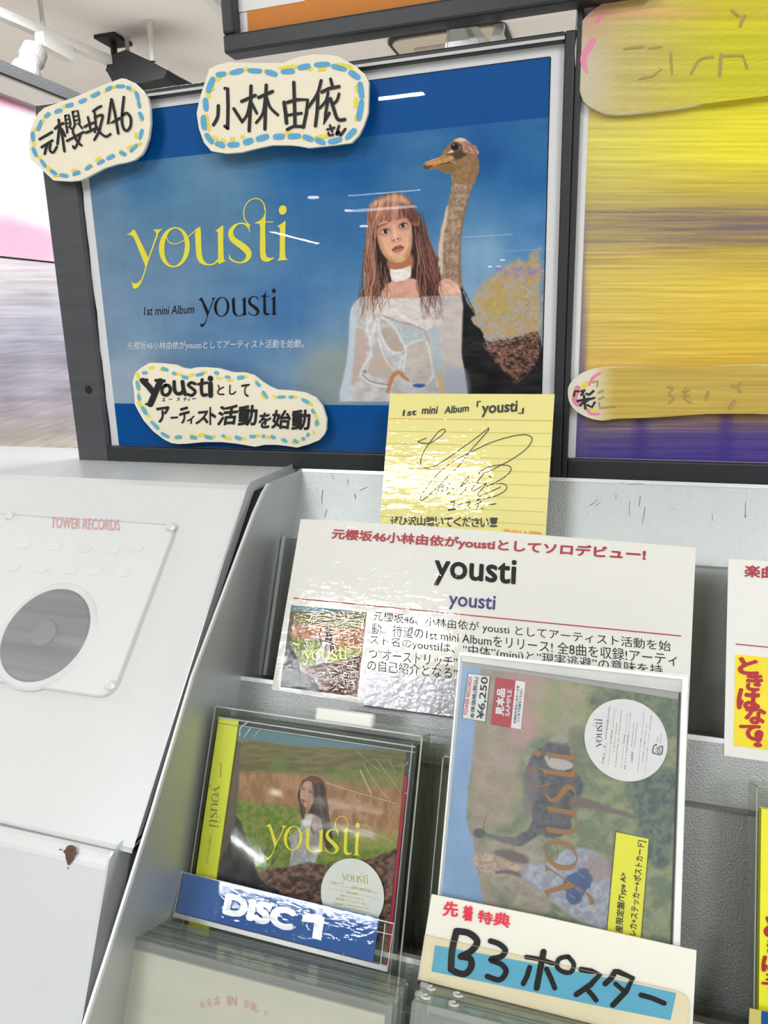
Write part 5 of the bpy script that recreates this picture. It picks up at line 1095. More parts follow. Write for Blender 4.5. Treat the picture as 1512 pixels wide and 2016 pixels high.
# ------------------------------------------------------------------ album picture, shared by the CD and the title card
PC_ = PT2.shift(0.0385)
zC = Z(360, 1380, 3.024); zW = Z(540, 1500, 8.4)
def cover(p):
    x, y = p.x, p.y; r = random.Random(11)
    p.C = two((142, 122, 86), (104, 108, 62), 22, 6, 1, 5, 3)(x, y)
    p.poly([(300, 90), (1400, 90), (1400, 290), (1200, 292), (1000, 285), (800, 275), (600, 262), (480, 240), (400, 232), (320, 240)], lambda x, y: np.array([104, 132, 146.]) + (fbm(x, y, 50, 5, 3, 2) - .5)[:, None] * 14, soft=1.4, z=zC, smooth=False)
    p.poly([(300, 270), (480, 250), (800, 290), (1400, 300), (1400, 430), (900, 400), (600, 430), (300, 440)], two((134, 116, 80), (96, 96, 58), 26, 4, 3, 5, 3), soft=4, z=zC, alpha=.8)
    p.poly([(520, 340), (620, 330), (640, 430), (700, 470), (560, 480)], (104, 128, 62), soft=5, z=zC, alpha=.6)
    p.poly([(300, 440), (600, 430), (900, 460), (1400, 480), (1400, 800), (1000, 780), (700, 640), (300, 590)], two((184, 136, 106), (152, 112, 76), 10, 20, 4, 4, 3), soft=5, z=zC)
    p.poly([(840, 460), (1000, 400), (1300, 420), (1400, 470), (1300, 520), (1000, 500)], (124, 130, 70), soft=5, z=zC, alpha=.7)
    p.poly([(300, 590), (440, 610), (700, 660), (760, 800), (1000, 800), (1200, 830), (1400, 800), (1400, 980), (1000, 960), (430, 1020), (300, 900)], two((96, 128, 46), (142, 142, 72), 9, 8, 5, 4, 3), soft=5, z=zC)
    p.poly([(900, 760), (1200, 770), (1400, 790), (1400, 900), (1100, 860)], (172, 160, 100), soft=8, z=zC, alpha=.6)
    for i in range(420):
        gx = r.uniform(330, 1330); gy = r.uniform(440, 960); L = r.uniform(14, 34)
        c = (206, 166, 130) if gy < 640 else (170, 178, 96)
        if r.random() < .4: c = (122, 86, 58) if gy < 640 else (66, 92, 34)
        p.stroke([(gx, gy), (gx + r.uniform(-6, 6), gy - L)], [4, 1.5], c, z=zC, alpha=.45, soft=.5)
    for i in range(90):
        gx = r.uniform(420, 540); gy = r.uniform(900, 985); a = (gx - 480) / 60
        p.stroke([(gx, gy), (gx + a * 30, gy - 40)], [5, 2], r.choice([(52, 84, 40), (120, 150, 80), (160, 180, 110), (36, 60, 34)]), z=zC, alpha=.8, soft=.5)
    # woman
    p.poly([(400, 480), (450, 335), (520, 280), (590, 240), (650, 235), (760, 280), (820, 360), (850, 520), (890, 700), (905, 900), (955, 1150), (965, 1400), (880, 1440), (820, 1300), (780, 1000), (640, 880), (560, 860), (600, 760), (650, 640), (520, 740), (512, 820), (490, 960), (430, 860), (425, 740), (385, 560)], two((84, 56, 46), (52, 42, 40), 4, 8, 6, 4, 3), soft=.8, z=zW)
    p.poly([(430, 400), (520, 290), (640, 250), (760, 300), (800, 370), (680, 370), (640, 330), (520, 330), (450, 440)], (128, 84, 64), soft=1.4, z=zW, alpha=.8)
    p.poly([(700, 360), (830, 380), (850, 560), (800, 640), (680, 700), (660, 500)], (44, 44, 42), soft=2, z=zW, alpha=.8)
    p.poly([(250, 1240), (380, 1130), (470, 1000), (510, 880), (610, 860), (720, 900), (780, 1000), (790, 1200), (770, 1420), (720, 1520), (680, 1670), (560, 1720), (330, 1740), (255, 1730), (285, 1400), (240, 1290)], two((188, 184, 186), (156, 154, 160), 6, 12, 7), soft=.8, z=zW)
    p.poly([(600, 1020), (760, 1010), (780, 1200), (700, 1420), (560, 1400), (620, 1200)], (150, 140, 142), soft=3, z=zW, alpha=.8)
    p.poly([(620, 920), (700, 920), (730, 1000), (660, 1080), (610, 1010)], (168, 116, 98), soft=1.6, z=zW, alpha=.9)
    p.stroke([(630, 980), (612, 1080), (640, 1170), (662, 1190)], 16, (60, 40, 38), z=zW)
    for (a, b) in (((430, 1420), (380, 1700)), ((330, 1480), (300, 1700)), ((520, 1300), (440, 1600))): p.stroke([a, b], 10, (136, 132, 136), z=zW, alpha=.6)
    p.poly([(440, 410), (500, 330), (600, 320), (645, 400), (655, 520), (640, 620), (590, 710), (520, 748), (460, 700), (430, 600), (428, 500)], lambda x, y: np.array([196, 152, 134.]) + (fbm(x, y, 9, 9, 3, 8) - .5)[:, None] * 20, soft=.7, z=zW)
    p.poly([(560, 560), (640, 560), (630, 640), (580, 710), (530, 740)], (170, 118, 100), soft=2, z=zW, alpha=.7)
    p.stroke([(455, 405), (470, 350), (540, 300), (620, 330), (650, 420)], 30, (112, 72, 58), z=zW, soft=1, alpha=.8)
    p.stroke([(455, 455), (480, 445), (505, 462)], 16, (50, 30, 30), z=zW, alpha=.9, soft=.5); p.stroke([(570, 500), (600, 495), (632, 522)], 18, (50, 30, 30), z=zW, alpha=.9, soft=.5)
    p.stroke([(455, 415), (505, 422)], 10, (96, 60, 50), z=zW, alpha=.7); p.stroke([(570, 452), (640, 480)], 10, (96, 60, 50), z=zW, alpha=.7)
    p.stroke([(515, 480), (490, 560), (512, 578)], 10, (160, 108, 92), z=zW, alpha=.7); p.stroke([(440, 630), (480, 632), (525, 660)], 16, (136, 76, 74), z=zW)
    for i in range(50):
        x0 = r.uniform(650, 850); p.stroke([(x0 - 30, 380), (x0 + 10, 700), (x0 + 60 + r.uniform(-30, 30), r.uniform(900, 1380))], [6, 6, 3], r.choice([(96, 70, 58), (30, 28, 28), (70, 50, 44), (130, 100, 84)]), z=zW, alpha=.5, soft=.5)
    for i in range(12):
        x0 = r.uniform(410, 500); p.stroke([(x0, 620), (x0 + r.uniform(-20, 20), 800), (x0 + r.uniform(-10, 30), 960)], [8, 6, 3], r.choice([(120, 76, 62), (70, 44, 38), (150, 100, 84)]), z=zW, alpha=.6, soft=.5)
    # feathers
    p.poly([(420, 1040), (520, 1000), (640, 985), (760, 960), (900, 985), (1100, 940), (1220, 900), (1400, 880), (1400, 1400), (300, 1400), (300, 1200)], two((134, 102, 90), (66, 46, 42), 9, 7, 9, 5, 3.2), soft=2, rag=3, rs=5, z=zC)
    p.poly([(200, 1400), (240, 880), (290, 700), (330, 700), (370, 800), (410, 900), (430, 990), (480, 1080), (600, 1160), (700, 1400)], two((44, 46, 52), (76, 70, 68), 14, 24, 10, 4, 3), soft=1.6, rag=2, z=zC)
    for i in range(420):
        gx = r.uniform(440, 1340); gy = r.uniform(1000 - (gx - 440) * .09, 1330); L = r.uniform(16, 44); a = r.uniform(-.9, .5) - (gx - 440) / 2000
        p.stroke([(gx, gy), (gx + L * .5, gy - L * .2 + 8 * a), (gx + L, gy + L * a)], [7, 5, 1], r.choice([(176, 140, 124), (150, 112, 98), (54, 38, 36), (92, 66, 58), (196, 160, 140)]), z=zC, alpha=.42, soft=.6)
    p.poly([(300, 240), (345, 240), (332, 500), (318, 700), (300, 760), (260, 900), (200, 900)], (104, 92, 88), soft=1.2, z=zC, smooth=False, alpha=.85)

ta0, ta1 = PK.ab((563, 1271))[0], PK.ab((713, 1291))[0]; tb1 = PK.ab((575, 1191))[1]; tb0 = PK.ab((551, 1352))[1]
ca0 = PC_.ab((472, 1413))[0]; ca1 = PC_.ab((800, 1475))[0]; cb1 = PC_.ab((470, 1430))[1]
def thumb(p):
    n = len(p.x); ab = np.array([PK.ab((x, y)) for x, y in zip(p.x, p.y)])
    s_ = (ab[:, 0] - ta0) / (ta1 - ta0); t_ = (tb1 - ab[:, 1]) / (tb1 - tb0)
    V = PC_.P + PC_.x * (ca0 + (ca1 - ca0) * s_)[:, None] + PC_.u * (cb1 - .118 * t_)[:, None]
    q_ = proj(V); p.x, p.y = q_[:, 0], q_[:, 1]; cover(p)
grid('picture_print', PK, .0003, V_card, ck, (ta0, tb0), (ta1, tb1), 130, 140, thumb)
zt_k = Z(500, 1000, 3.024)
logo(PK, .0006, M_logo, ck, zt_k(283, 905), zt_k(556, 900), zt_k(556, 822))
a0c, bTc = PC_.ab((432, 1408)); a1c = PC_.ab((820, 1462))[0]
BC = -0.1421 / math.cos(math.radians(TH)) + 0.0   # foot of the pocket, along the slope of PT2
PT2b = (PT2.P + PT2.u * BC)[2]
bFloor = (CAMZ - 0.397 - PC_.P[2]) / PC_.u[2] + .004
ob1 = PC_.ab((471, 1413))[0]; im1 = PC_.ab((800, 1475))[0]; imT = PC_.ab((470, 1430))[1]
cdt = thing('album_cd', 'CD in a jewel case with a yellow paper spine strip above the DISC 1 label', 'CD', PC_.at((a0c + a1c) / 2, bFloor))
prism_ab('back_tray', PC_, rrect(a0c, a1c, bFloor, bTc, .001, 2), -.0095, -.0015, mat('dark_tray', (60, 62, 58), .35), cdt)
grid('cover_print', PC_, -.0013, V_cover, cdt, (ob1 - .001, bFloor + .002), (im1, imT), 270, 250, cover)
mesh('red_spine_edge', *pbox(PC_, im1 + .0004, im1 + .0024, bFloor + .012, PC_.ab((796, 1528))[1], -.0014, -.0008), mat('crimson_print', (176, 34, 62), .4), cdt)
logo(PC_, -.0010, M_logo, cdt, zC(462, 872), zC(1052, 925), zC(1058, 728))
prism_ab('paper_spine_strip', PC_, [(a0c, bFloor), (ob1, bFloor), (ob1, bTc - .001), (a0c, bTc - .001)], -.0008, .0004, M_obi, cdt)
mesh('strip_fold', *pbox(PC_, a0c, ob1, bTc - .0055, bTc - .0051, .0004, .0006), M_logog, cdt)
zb_ = Z(370, 1390, 5.6)
logo(PC_, .0006, M_logog, cdt, zb_(283, 850), zb_(237, 1328), zb_(342, 1345), name='spine_lettering')
text('yousti', PC_, .0006, M_logog, cdt, zb_(350, 632), zb_(343, 780), zb_(388, 630), name='spine_lettering')
text('STEREO VVCL 2716', PC_, .0006, M_logog, cdt, zb_(245, 1420), zb_(200, 1728), zb_(268, 1424), name='spine_lettering')
# round sticker
zs = Z(620, 1680, 8.894)
sc_ = PC_.ab(zs(657, 712)); sr = abs(PC_.ab(zs(1215, 800))[0] - sc_[0])
stk = [(sc_[0] + sr * math.cos(t), sc_[1] + sr * math.sin(t)) for t in np.linspace(0, 2 * math.pi, 49)[:-1]]
prism_ab('round_sticker', PC_, stk, .0005, .0008, M_sticker, cdt)
logo(PC_, .0010, M_gold, cdt, zs(455, 455), zs(942, 528), zs(942, 368), name='sticker_lettering')
for s, BL, BR, TL in (('TYPE C', (258, 532), (445, 560), (262, 480)), ('初回仕様限定盤', (640, 612), (985, 682), (645, 560)), ('(CD)', (1000, 688), (1090, 708), (1003, 658)), ('初回仕様限定', (550, 690), (775, 730), (553, 650)),
                      ('豪華プレゼントが当たる', (450, 742), (855, 825), (455, 705)), ('抽選応募シリアルナンバー封入!', (370, 800), (915, 905), (375, 760)), ('応募期間', (330, 888), (500, 918), (333, 845)), ('2025年6月25日(水)10:00～', (570, 912), (985, 988), (574, 880)), ('2025年6月30日(月)23:59', (565, 970), (960, 1045), (569, 938))):
    text(s, PC_, .0010, M_gold, cdt, BL, BR, TL, name='sticker_lettering', z=zs)
strokes('sticker_rule', PC_, .0010, M_grey, cdt, [([(465, 562), (620, 597)], 3, False), ([(248, 598), (520, 655)], 3, False), ([(805, 718), (1095, 790)], 3, False), ([(542, 872), (530, 965)], 3, False)], zs)
prism_ab('lid', PC_, rrect(a0c, a1c + .001, bFloor, bTc + .0005, .001, 2), .0010, .0014, M_wrap, cdt)
mesh('lid_edge', *join(pbox(PC_, a0c, a1c, bTc - .0018, bTc - .0008, .0014, .0018), pbox(PC_, ob1, a1c, bTc - .0050, bTc - .0044, .0012, .0016), pbox(PC_, a1c - .0026, a1c - .0018, bFloor, bTc, .0014, .0018)), M_clrim, cdt)
q = random.Random(4)
strokes('crease_glare', PC_, .0016, M_clrim, cdt, [([(1080, 370), (1140, 470), (1240, 600)], 3), ([(1150, 340), (1250, 470), (1300, 540)], 3), ([(1040, 300), (1180, 420)], 2), ([(1060, 410), (1130, 560)], 7), ([(1230, 350), (1270, 420)], 2),  # glare streaks along the wrap's creases, laid on as pale strips
    ([(370, 215), (410, 160)], 7), ([(425, 215), (470, 165)], 4), ([(345, 210), (350, 160), (400, 120)], 9), ([(860, 485), (1000, 530), (1280, 610)], 5), ([(980, 730), (1150, 790), (1270, 840)], 4), ([(1330, 380), (1345, 360)], 6), ([(1345, 415), (1360, 405)], 5), ([(1325, 548), (1345, 545)], 6)], zC)

# clear security case around the CD
PSC = PT2.shift(0.0425)
c0, cT = PSC.ab((424, 1389)); c1 = PSC.ab((833, 1449))[0]; cF = (CAMZ - 0.397 - PSC.P[2]) / PSC.u[2] + .004
def security_case(nm, label, pl, a0, a1, b0, b1, dep, tab=True, group='clear security cases', m=M_clear):
    t = thing(nm, label, 'case', pl.at((a0 + a1) / 2, b0, -dep / 2), group)
    prism_ab('front_panel', pl, rrect(a0, a1, b0, b1, .002, 3), -.0009, 0, m, t)
    frame_ab('rim', pl, a0, a1, b0, b1, .0013, -dep, -.001, M_edge, t)
    mesh('bright_edge', *join(pbox(pl, a0 + .001, a1 - .001, b1 - .0009, b1, 0, .0006), pbox(pl, a1 - .0010, a1, b0, b1 - .001, 0, .0006), pbox(pl, a0, a0 + .0007, b0, b1 - .001, 0, .0006)), M_clrim, t)
    if tab:
        bevel(mesh('hang_tab', *pbox(pl, a0 + (a1 - a0) * .49, a0 + (a1 - a0) * .765, b1 - .001, b1 + .0085, -.010, -.002), M_milkyT, t), .002, 3)
    return t
M_milkyT = mat('milky_tab', (224, 224, 216), .3, coat=.6, coat_rough=.1)
sc1 = security_case('security_case', 'clear security case with a milky tab standing around the yellow-striped CD', PSC, c0, c1, cF, cT, .022)
mesh('inner_wall', *pbox(PSC, c1 - .0038, c1 - .0031, cF, cT - .006, -.020, -.001), M_edge, sc1)
mesh('catch', *join(pbox(PSC, c1 - .009, c1 + .0015, cF + .001, cF + .003, -.026, -.022), pbox(PSC, c1 + .0002, c1 + .003, cF, cF + .012, -.030, -.022), pbox(PSC, c1 + .0002, c1 + .003, cF + .012, cT - .010, -.030, -.026)), M_edge, sc1)

# ------------------------------------------------------------------ framed type A edition in its white sleeve
PA = PT2.shift(0.0425)
zA = Z(840, 1280, 2.7)
aq = [(908, 1283), (1357, 1325), (1331, 1990), (834, 1880)]
A0 = PA.ab((905, 1283))[0]; A1 = PA.ab((1357, 1325))[0]; AT = PA.ab((905, 1283))[1]; AF = (CAMZ - 0.397 - PA.P[2]) / PA.u[2] + .003
al = thing('album_box', 'sideways album in a frosted white sleeve with sample stickers and ¥6,250 price', 'album', PA.at((A0 + A1) / 2, AF))
prism_ab('sleeve_back', PA, rrect(A0, A1, AF, AT, .003, 3), -.006, -.002, M_pearl, al)
I0 = PA.ab(zA(188, 60))[0]; I1 = PA.ab(zA(1342, 225))[0]; IT = PA.ab(zA(188, 62))[1]
gq = PA.ab(zA(1342, 225))[1]
def paintA(p):
    x, y = p.x, p.y; r = random.Random(21)
    p.C = two((150, 156, 120), (112, 126, 100), 18, 16, 1, 5, 2.6)(x, y)
    p.poly([(250, 40), (520, 60), (640, 140), (610, 400), (520, 520), (480, 700), (460, 900), (300, 980), (300, 1100), (420, 1500), (230, 1500), (230, 700)], two((172, 152, 138), (150, 140, 118), 24, 20, 2, 4, 2.4), soft=8, z=zA)
    p.poly([(420, 120), (600, 150), (640, 330), (560, 480), (430, 470)], (190, 146, 144), soft=14, z=zA, alpha=.75)
    p.poly([(330, 1000), (560, 1000), (660, 1180), (640, 1400), (420, 1330), (300, 1150)], two((184, 168, 150), (150, 136, 130), 12, 10, 3), soft=7, z=zA, alpha=.8)
    p.poly([(600, 160), (900, 200), (880, 420), (760, 470), (600, 430), (560, 300)], two((150, 160, 112), (176, 160, 136), 20, 22, 4, 4, 2.6), soft=9, z=zA, alpha=.8)
    p.poly([(900, 220), (1360, 240), (1340, 420), (1260, 440), (900, 330)], two((120, 132, 104), (82, 100, 88), 9, 9, 5, 4, 3), soft=7, z=zA, alpha=.85)
    p.poly([(760, 420), (860, 440), (830, 620), (780, 580)], (108, 118, 100), soft=6, z=zA, alpha=.7)
    p.poly([(1060, 700), (1320, 640), (1300, 1060), (1260, 1160), (1160, 1100), (1120, 900)], two((70, 88, 92), (110, 124, 104), 9, 10, 6, 4, 3.4), soft=5, z=zA, alpha=.9)
    for i in range(900):
        gx = r.uniform(640, 1320); gy = r.uniform(220, 1540); a = r.uniform(-2.6, .2)
        p.stroke([(gx, gy), (gx + 22 * math.cos(a), gy + 22 * math.sin(a))], [5, 2], r.choice([(176, 182, 140), (92, 108, 82), (70, 88, 82), (140, 150, 112), (158, 150, 124)]), z=zA, alpha=.35, soft=.8)
    for i in range(300):
        gx = r.uniform(260, 620); gy = r.uniform(100, 1400); a = r.uniform(-3, .2)
        p.stroke([(gx, gy), (gx + 26 * math.cos(a), gy + 26 * math.sin(a))], [6, 3], r.choice([(196, 176, 156), (128, 118, 100), (150, 154, 120)]), z=zA, alpha=.25, soft=1)
    p.poly([(60, 0), (300, 0), (284, 150), (268, 300), (240, 600), (216, 760), (212, 900), (226, 960), (250, 1020), (270, 1180), (300, 1330), (310, 1500), (300, 1600), (0, 1600)], lambda x, y: np.array([134, 168, 208.]) + (fbm(x, y, 40, 60, 3, 7) - .5)[:, None] * 16, soft=2.2, z=zA, smooth=False)
    # bird
    p.poly([(520, 690), (560, 560), (640, 500), (700, 485), (750, 500), (770, 560), (790, 640), (830, 700), (825, 750), (800, 790), (770, 830), (770, 920), (750, 970), (660, 1000), (600, 980), (520, 1030), (460, 1040), (450, 1010), (530, 960), (560, 900), (545, 800)], two((70, 78, 88), (98, 96, 100), 8, 8, 8, 4, 3), soft=2, rag=3, rs=5, z=zA)
    p.poly([(520, 640), (580, 620), (600, 700), (560, 860), (530, 900), (510, 780)], (128, 116, 118), soft=4, z=zA, alpha=.7)
    p.poly([(630, 560), (700, 570), (760, 590), (780, 620), (720, 640), (650, 615)], (190, 184, 180), soft=2, z=zA, rag=2)
    p.poly([(650, 480), (700, 450), (750, 470), (730, 500)], (168, 158, 150), soft=3, z=zA, alpha=.8)
    p.stroke([(470, 1015), (400, 1006), (330, 985), (285, 975)], [44, 30, 22, 22], (112, 108, 106), z=zA, soft=1.5)
    p.poly([(248, 970), (262, 950), (300, 952), (315, 975), (290, 998), (258, 992)], (82, 84, 88), soft=1.2, z=zA)
    p.stroke([(300, 960), (310, 900), (330, 870)], [10, 6, 3], (110, 106, 100), z=zA, alpha=.8)
    p.stroke([(790, 805), (880, 820), (960, 845), (1040, 868), (1115, 890)], [64, 44, 30, 24, 18], (116, 104, 98), z=zA, soft=1.8)
    # figures at the foot
    p.poly([(360, 1070), (430, 1060), (520, 1090), (540, 1130), (470, 1130), (400, 1120)], (104, 92, 90), soft=3, z=zA, alpha=.9)
    p.poly([(250, 1090), (330, 1080), (440, 1120), (500, 1160), (430, 1200), (330, 1190), (260, 1150)], two((206, 182, 156), (160, 136, 120), 6, 3, 12), soft=3, z=zA, alpha=.9)
    p.stroke([(370, 1180), (450, 1180), (520, 1210)], [16, 22, 10], (96, 78, 84), z=zA, soft=1.6, alpha=.8)
    p.poly([(500, 1190), (560, 1130), (640, 1130), (740, 1060), (860, 1060), (960, 1120), (980, 1260), (1000, 1420), (990, 1500), (820, 1440), (700, 1360), (560, 1250)], two((176, 182, 196), (150, 152, 166), 9, 9, 13, 4, 3), soft=3, z=zA)
    p.poly([(840, 1120), (960, 1100), (990, 1200), (900, 1230), (850, 1190)], (160, 134, 130), soft=4, z=zA, alpha=.7)
    for P in ([(730, 1220), (790, 1180), (850, 1190), (860, 1260), (800, 1330), (740, 1290)], [(800, 1180), (850, 1160), (880, 1230), (840, 1270)], [(740, 1300), (800, 1290), (830, 1330), (770, 1350)]): p.poly(P, (64, 86, 132), soft=2, rag=3, z=zA, alpha=.9)
    for i in range(24): gx = r.uniform(540, 960); gy = r.uniform(1140, 1420); p.stroke([(gx, gy), (gx + 30, gy + 22)], 6, r.choice([(206, 210, 220), (130, 134, 154)]), z=zA, alpha=.5)
grid('cover_print', PA, -.0018, V_cover, al, (I0, AF + .004), (I1, IT), 250, 380, paintA)
# grey band of the inner tray along the top, tilted cover edge
quad('tray_band', PA, -.0016, mat('grey_band', (172, 168, 166), .5), al, [zA(187, 58), zA(1346, 224), zA(1344, 240), zA(1336, 262), zA(900, 190), zA(500, 125), zA(186, 84)])
mesh('dark_edge', *pbox(PA, I1, I1 + .0009, AF + .004, IT - .001, -.002, -.0012), M_dark, al)
logo(PA, -.0014, M_brown, al, zA(800, 1385), zA(790, 550), zA(570, 522))
# price and sample stickers
quad('price_sticker', PA, -.0012, M_sticker, al, [zA(219, 122), zA(336, 139), zA(310, 381), zA(188, 360)], .0003)
strokes('sticker_outline', PA, -.0011, M_inkk, al, [([zA(219, 122), zA(336, 139), zA(310, 381), zA(188, 360), zA(219, 122)], 1, False)])
zp = Z(870, 1280, 6.048)
text('TOWER RECORDS', PA, -.0010, mat('red_label', (214, 58, 60), .5), al, zp(300, 782), zp(358, 318), zp(256, 775), bold=.03, name='sticker_lettering')
text('本体価格(税込)', PA, -.0010, M_inkk, al, zp(390, 818), zp(440, 322), zp(328, 812), bold=.02, name='sticker_lettering')
text('¥6,250', PA, -.0010, M_inkk, al, zp(506, 828), zp(560, 325), zp(408, 812), bold=.02, name='sticker_lettering')
quad('sample_sticker', PA, -.0012, M_sticker, al, [zp(640, 322), zp(993, 380), zp(938, 944), zp(580, 884)], .0003)
quad('red_field', PA, -.0011, mat('crimson_label', (182, 30, 52), .5), al, [zp(640, 322), zp(875, 360), zp(818, 924), zp(580, 884)])
text('見本品', PA, -.0010, M_wprint, al, zp(735, 785), zp(757, 462), zp(630, 770), bold=.045, name='sticker_lettering')
text('SAMPLE', PA, -.0010, M_wprint, al, zp(803, 790), zp(832, 470), zp(750, 785), bold=.015, name='sticker_lettering')
text('お求めの方はこのケースを', PA, -.0010, M_inkk, al, zp(880, 875), zp(924, 425), zp(845, 868), bold=.02, name='sticker_lettering')
text('レジまでお持ちください', PA, -.0010, M_inkk, al, zp(922, 852), zp(962, 462), zp(888, 848), bold=.02, name='sticker_lettering')
zr = Z(1130, 1370, 7.56)
rc_ = PA.ab(zr(765, 655)); ra = abs(PA.ab(zr(1384, 690))[0] - PA.ab(zr(143, 590))[0]) / 2
prism_ab('round_sticker', PA, [(rc_[0] + ra * math.cos(t), rc_[1] + ra * math.sin(t)) for t in np.linspace(0, 2 * math.pi, 61)[:-1]], -.0014, -.0010, M_sticker, al)
logo(PA, -.0008, M_inkk, al, zr(412, 790), zr(422, 348), zr(308, 340), name='sticker_lettering')
for s, BL, BR, TL, m in (('TYPE A', (440, 1020), (468, 855), (412, 1018), M_ink), ('初回生産限定盤 [CD+BD]', (485, 655), (545, 170), (455, 650), M_grey), ('BD収録内容', (558, 715), (580, 512), (532, 712), M_grey), ('01. day dreamer Music Video', (600, 835), (650, 405), (580, 830), M_grey),
                         ('02. Fake-Perfect Music Video  03. Documentary Movie', (630, 1062), (722, 220), (606, 1058), M_grey), ('初回特典', (750, 722), (770, 580), (728, 720), M_grey), ('豪華プレゼントが当たる抽選応募シリアルナンバー封入!', (768, 1098), (858, 235), (742, 1094), M_grey),
                         ('応募期間', (880, 990), (888, 835), (845, 986), M_grey), ('2025年6月25日(水)10:00～', (868, 760), (905, 390), (848, 758), M_grey), ('2025年6月30日(月)23:59', (912, 770), (952, 408), (892, 768), M_grey), ('封入特典', (992, 770), (1012, 630), (972, 766), M_grey),
                         ('TYPE A 絵柄トレカ4種のうち1枚ランダム', (1026, 1005), (1095, 410), (1006, 1002), M_grey), ('ステッカー1枚(TYPE A絵柄) ／ ポストカード1枚(TYPE A絵柄)', (1070, 1150), (1165, 285), (1048, 1146), M_grey), ('VVCL', (1252, 690), (1262, 600), (1232, 688), M_grey), ('2713-5', (1300, 705), (1312, 582), (1278, 702), M_grey)):
    text(s, PA, -.0008, m, al, BL, BR, TL, name='sticker_lettering', z=zr)
strokes('sticker_rule', PA, -.0008, M_grey, al, [([(472, 840), (484, 690)], 3, False), ([(508, 1045), (545, 740)], 3, False), ([(575, 500), (608, 185)], 3, False), ([(703, 1085), (740, 755)], 3, False), ([(765, 550), (796, 250)], 3, False), ([(948, 1135), (985, 800)], 3, False), ([(1008, 600), (1045, 240)], 3, False), ([(865, 790), (895, 805)], 3, False)], zr)
strokes('recycling_mark', PA, -.0007, M_ink, al, [([(1225, 735), (1195, 742), (1180, 790), (1175, 850), (1215, 862)], 15), ([(1238, 868), (1290, 876), (1310, 850), (1322, 790), (1318, 755), (1290, 748)], 15), ([(1236, 722), (1205, 732)], 12), ([(1236, 858), (1262, 872)], 12), ([(1240, 760), (1280, 765), (1275, 790), (1240, 775)], 8), ([(1215, 790), (1262, 800)], 8), ([(1215, 835), (1245, 828), (1262, 812), (1285, 825), (1278, 850), (1250, 840)], 8)], zr)
zy = Z(1190, 1620, 8.4)
YQ = [zy(190, 152), zy(742, 270), zy(590, 2090), zy(25, 1960)]
quad('bonus_sticker', PA, -.0012, mat('bright_yellow_label', (246, 242, 34), .5, var=.01), al, YQ, .0003)
strokes('sticker_outline', PA, -.0010, M_ink, al, [(YQ + [YQ[0]], 1.2, False)])
text('生産限定盤/Type A>', PA, -.0010, M_inkk, al, zy(310, 1965), zy(392, 845), zy(165, 1935), bold=.02, name='sticker_lettering')
text('トレカ+ステッカー+ポストカード]', PA, -.0010, M_inkk, al, zy(540, 1985), zy(690, 310), zy(385, 1955), bold=.02, name='sticker_lettering')
prism_ab('sleeve_front', PA, rrect(A0, A1, AF, AT, .003, 3), -.0004, 0, M_sleeve, al)
wr = PA.ab(zA(1344, 225))[0]
mesh('sleeve_edge', *join(pbox(PA, wr + .0012, A1 - .0005, AF, AT - .0005, .0001, .0006), pbox(PA, A0 + .0005, A1 - .0005, AT - .0022, AT - .0002, .0001, .0008), pbox(PA, A0, A0 + .0009, AF, AT, .0001, .0006)), mat('white_sleeve_edge', (240, 243, 240), .35), al)
quad('sleeve_flap', PA, -.0002, clear('sleeve_flap', (250, 252, 250), .2, 1.45, milk=.72, milkc=(236, 238, 234)), al, [(908, 1286), (1355, 1328), (1352, 1368), zA(1346, 224), zA(186, 58)])
# clear case behind the sleeve, its left wall showing
PAc = PT2.shift(0.037)
e0, eT = PAc.ab((872, 1487))
s2 = security_case('security_case', 'clear security case standing behind the frosted white album sleeve', PAc, e0, A1 - .004, AF + .0, eT, .024, tab=False)
mesh('inner_wall', *pbox(PAc, e0 + .0045, e0 + .0052, AF + .002, eT - .001, -.022, -.001), M_edge, s2)

# ------------------------------------------------------------------ DISC 1 label strip
zd = Z(300, 1680, 2.7)
_p = PT2.shift(0.0500).px((540, 1870)); PD = Plane(_p[1], _p[2] - CAMZ, 35.2)      # the strip leans back a little more than the shelf
db = [zd(165, 100), zd(1207, 345), zd(1172, 576), zd(125, 310)]
dl = thing('disc_label', 'blue label strip reading DISC 1 in a clear holder below the CD', 'label', PD.px(zd(650, 460)))
quad('blue_strip', PD, 0, M_blue, dl, db, .0006)
M_wl = mat('white_letters', (232, 238, 246), .5, coat=1.0, coat_rough=.08, cbump=.5)
text('DISC', PD, .0003, M_wl, dl, (370, 322), (745, 418), (394, 206), bold=.07, z=zd)
Q1 = zpts(zd, [(850, 450), (897, 461), (916, 340), (868, 322), (800, 330), (796, 362), (862, 368)])
tomesh('lettering', Q1, tess(Q1), PD, .0003, M_wl, dl)
HQ = [zd(163, 97), zd(1286, 372), zd(1250, 627), zd(118, 338)]
quad('laminate_film', PD, .0007, M_lam2, dl, db)
quad('clear_front', PD, .0012, M_clear, dl, HQ, .0006)
quad('bottom_channel', PD, .0022, M_clrim, dl, [zd(124, 312), zd(1254, 600), zd(1250, 627), zd(118, 336)], .004)
quad('clear_back', PD, -.0012, M_clear, dl, HQ, .0006)
strokes('bright_edge', PD, .0014, M_clrim, dl, [([zd(163, 97), zd(1286, 372), zd(1250, 627)], 2.2, False), ([zd(163, 97), zd(118, 338)], 2, False), ([zd(1240, 372), zd(1215, 600)], 1.6, False), ([zd(1180, 410), zd(1280, 432)], 1.4, False)])

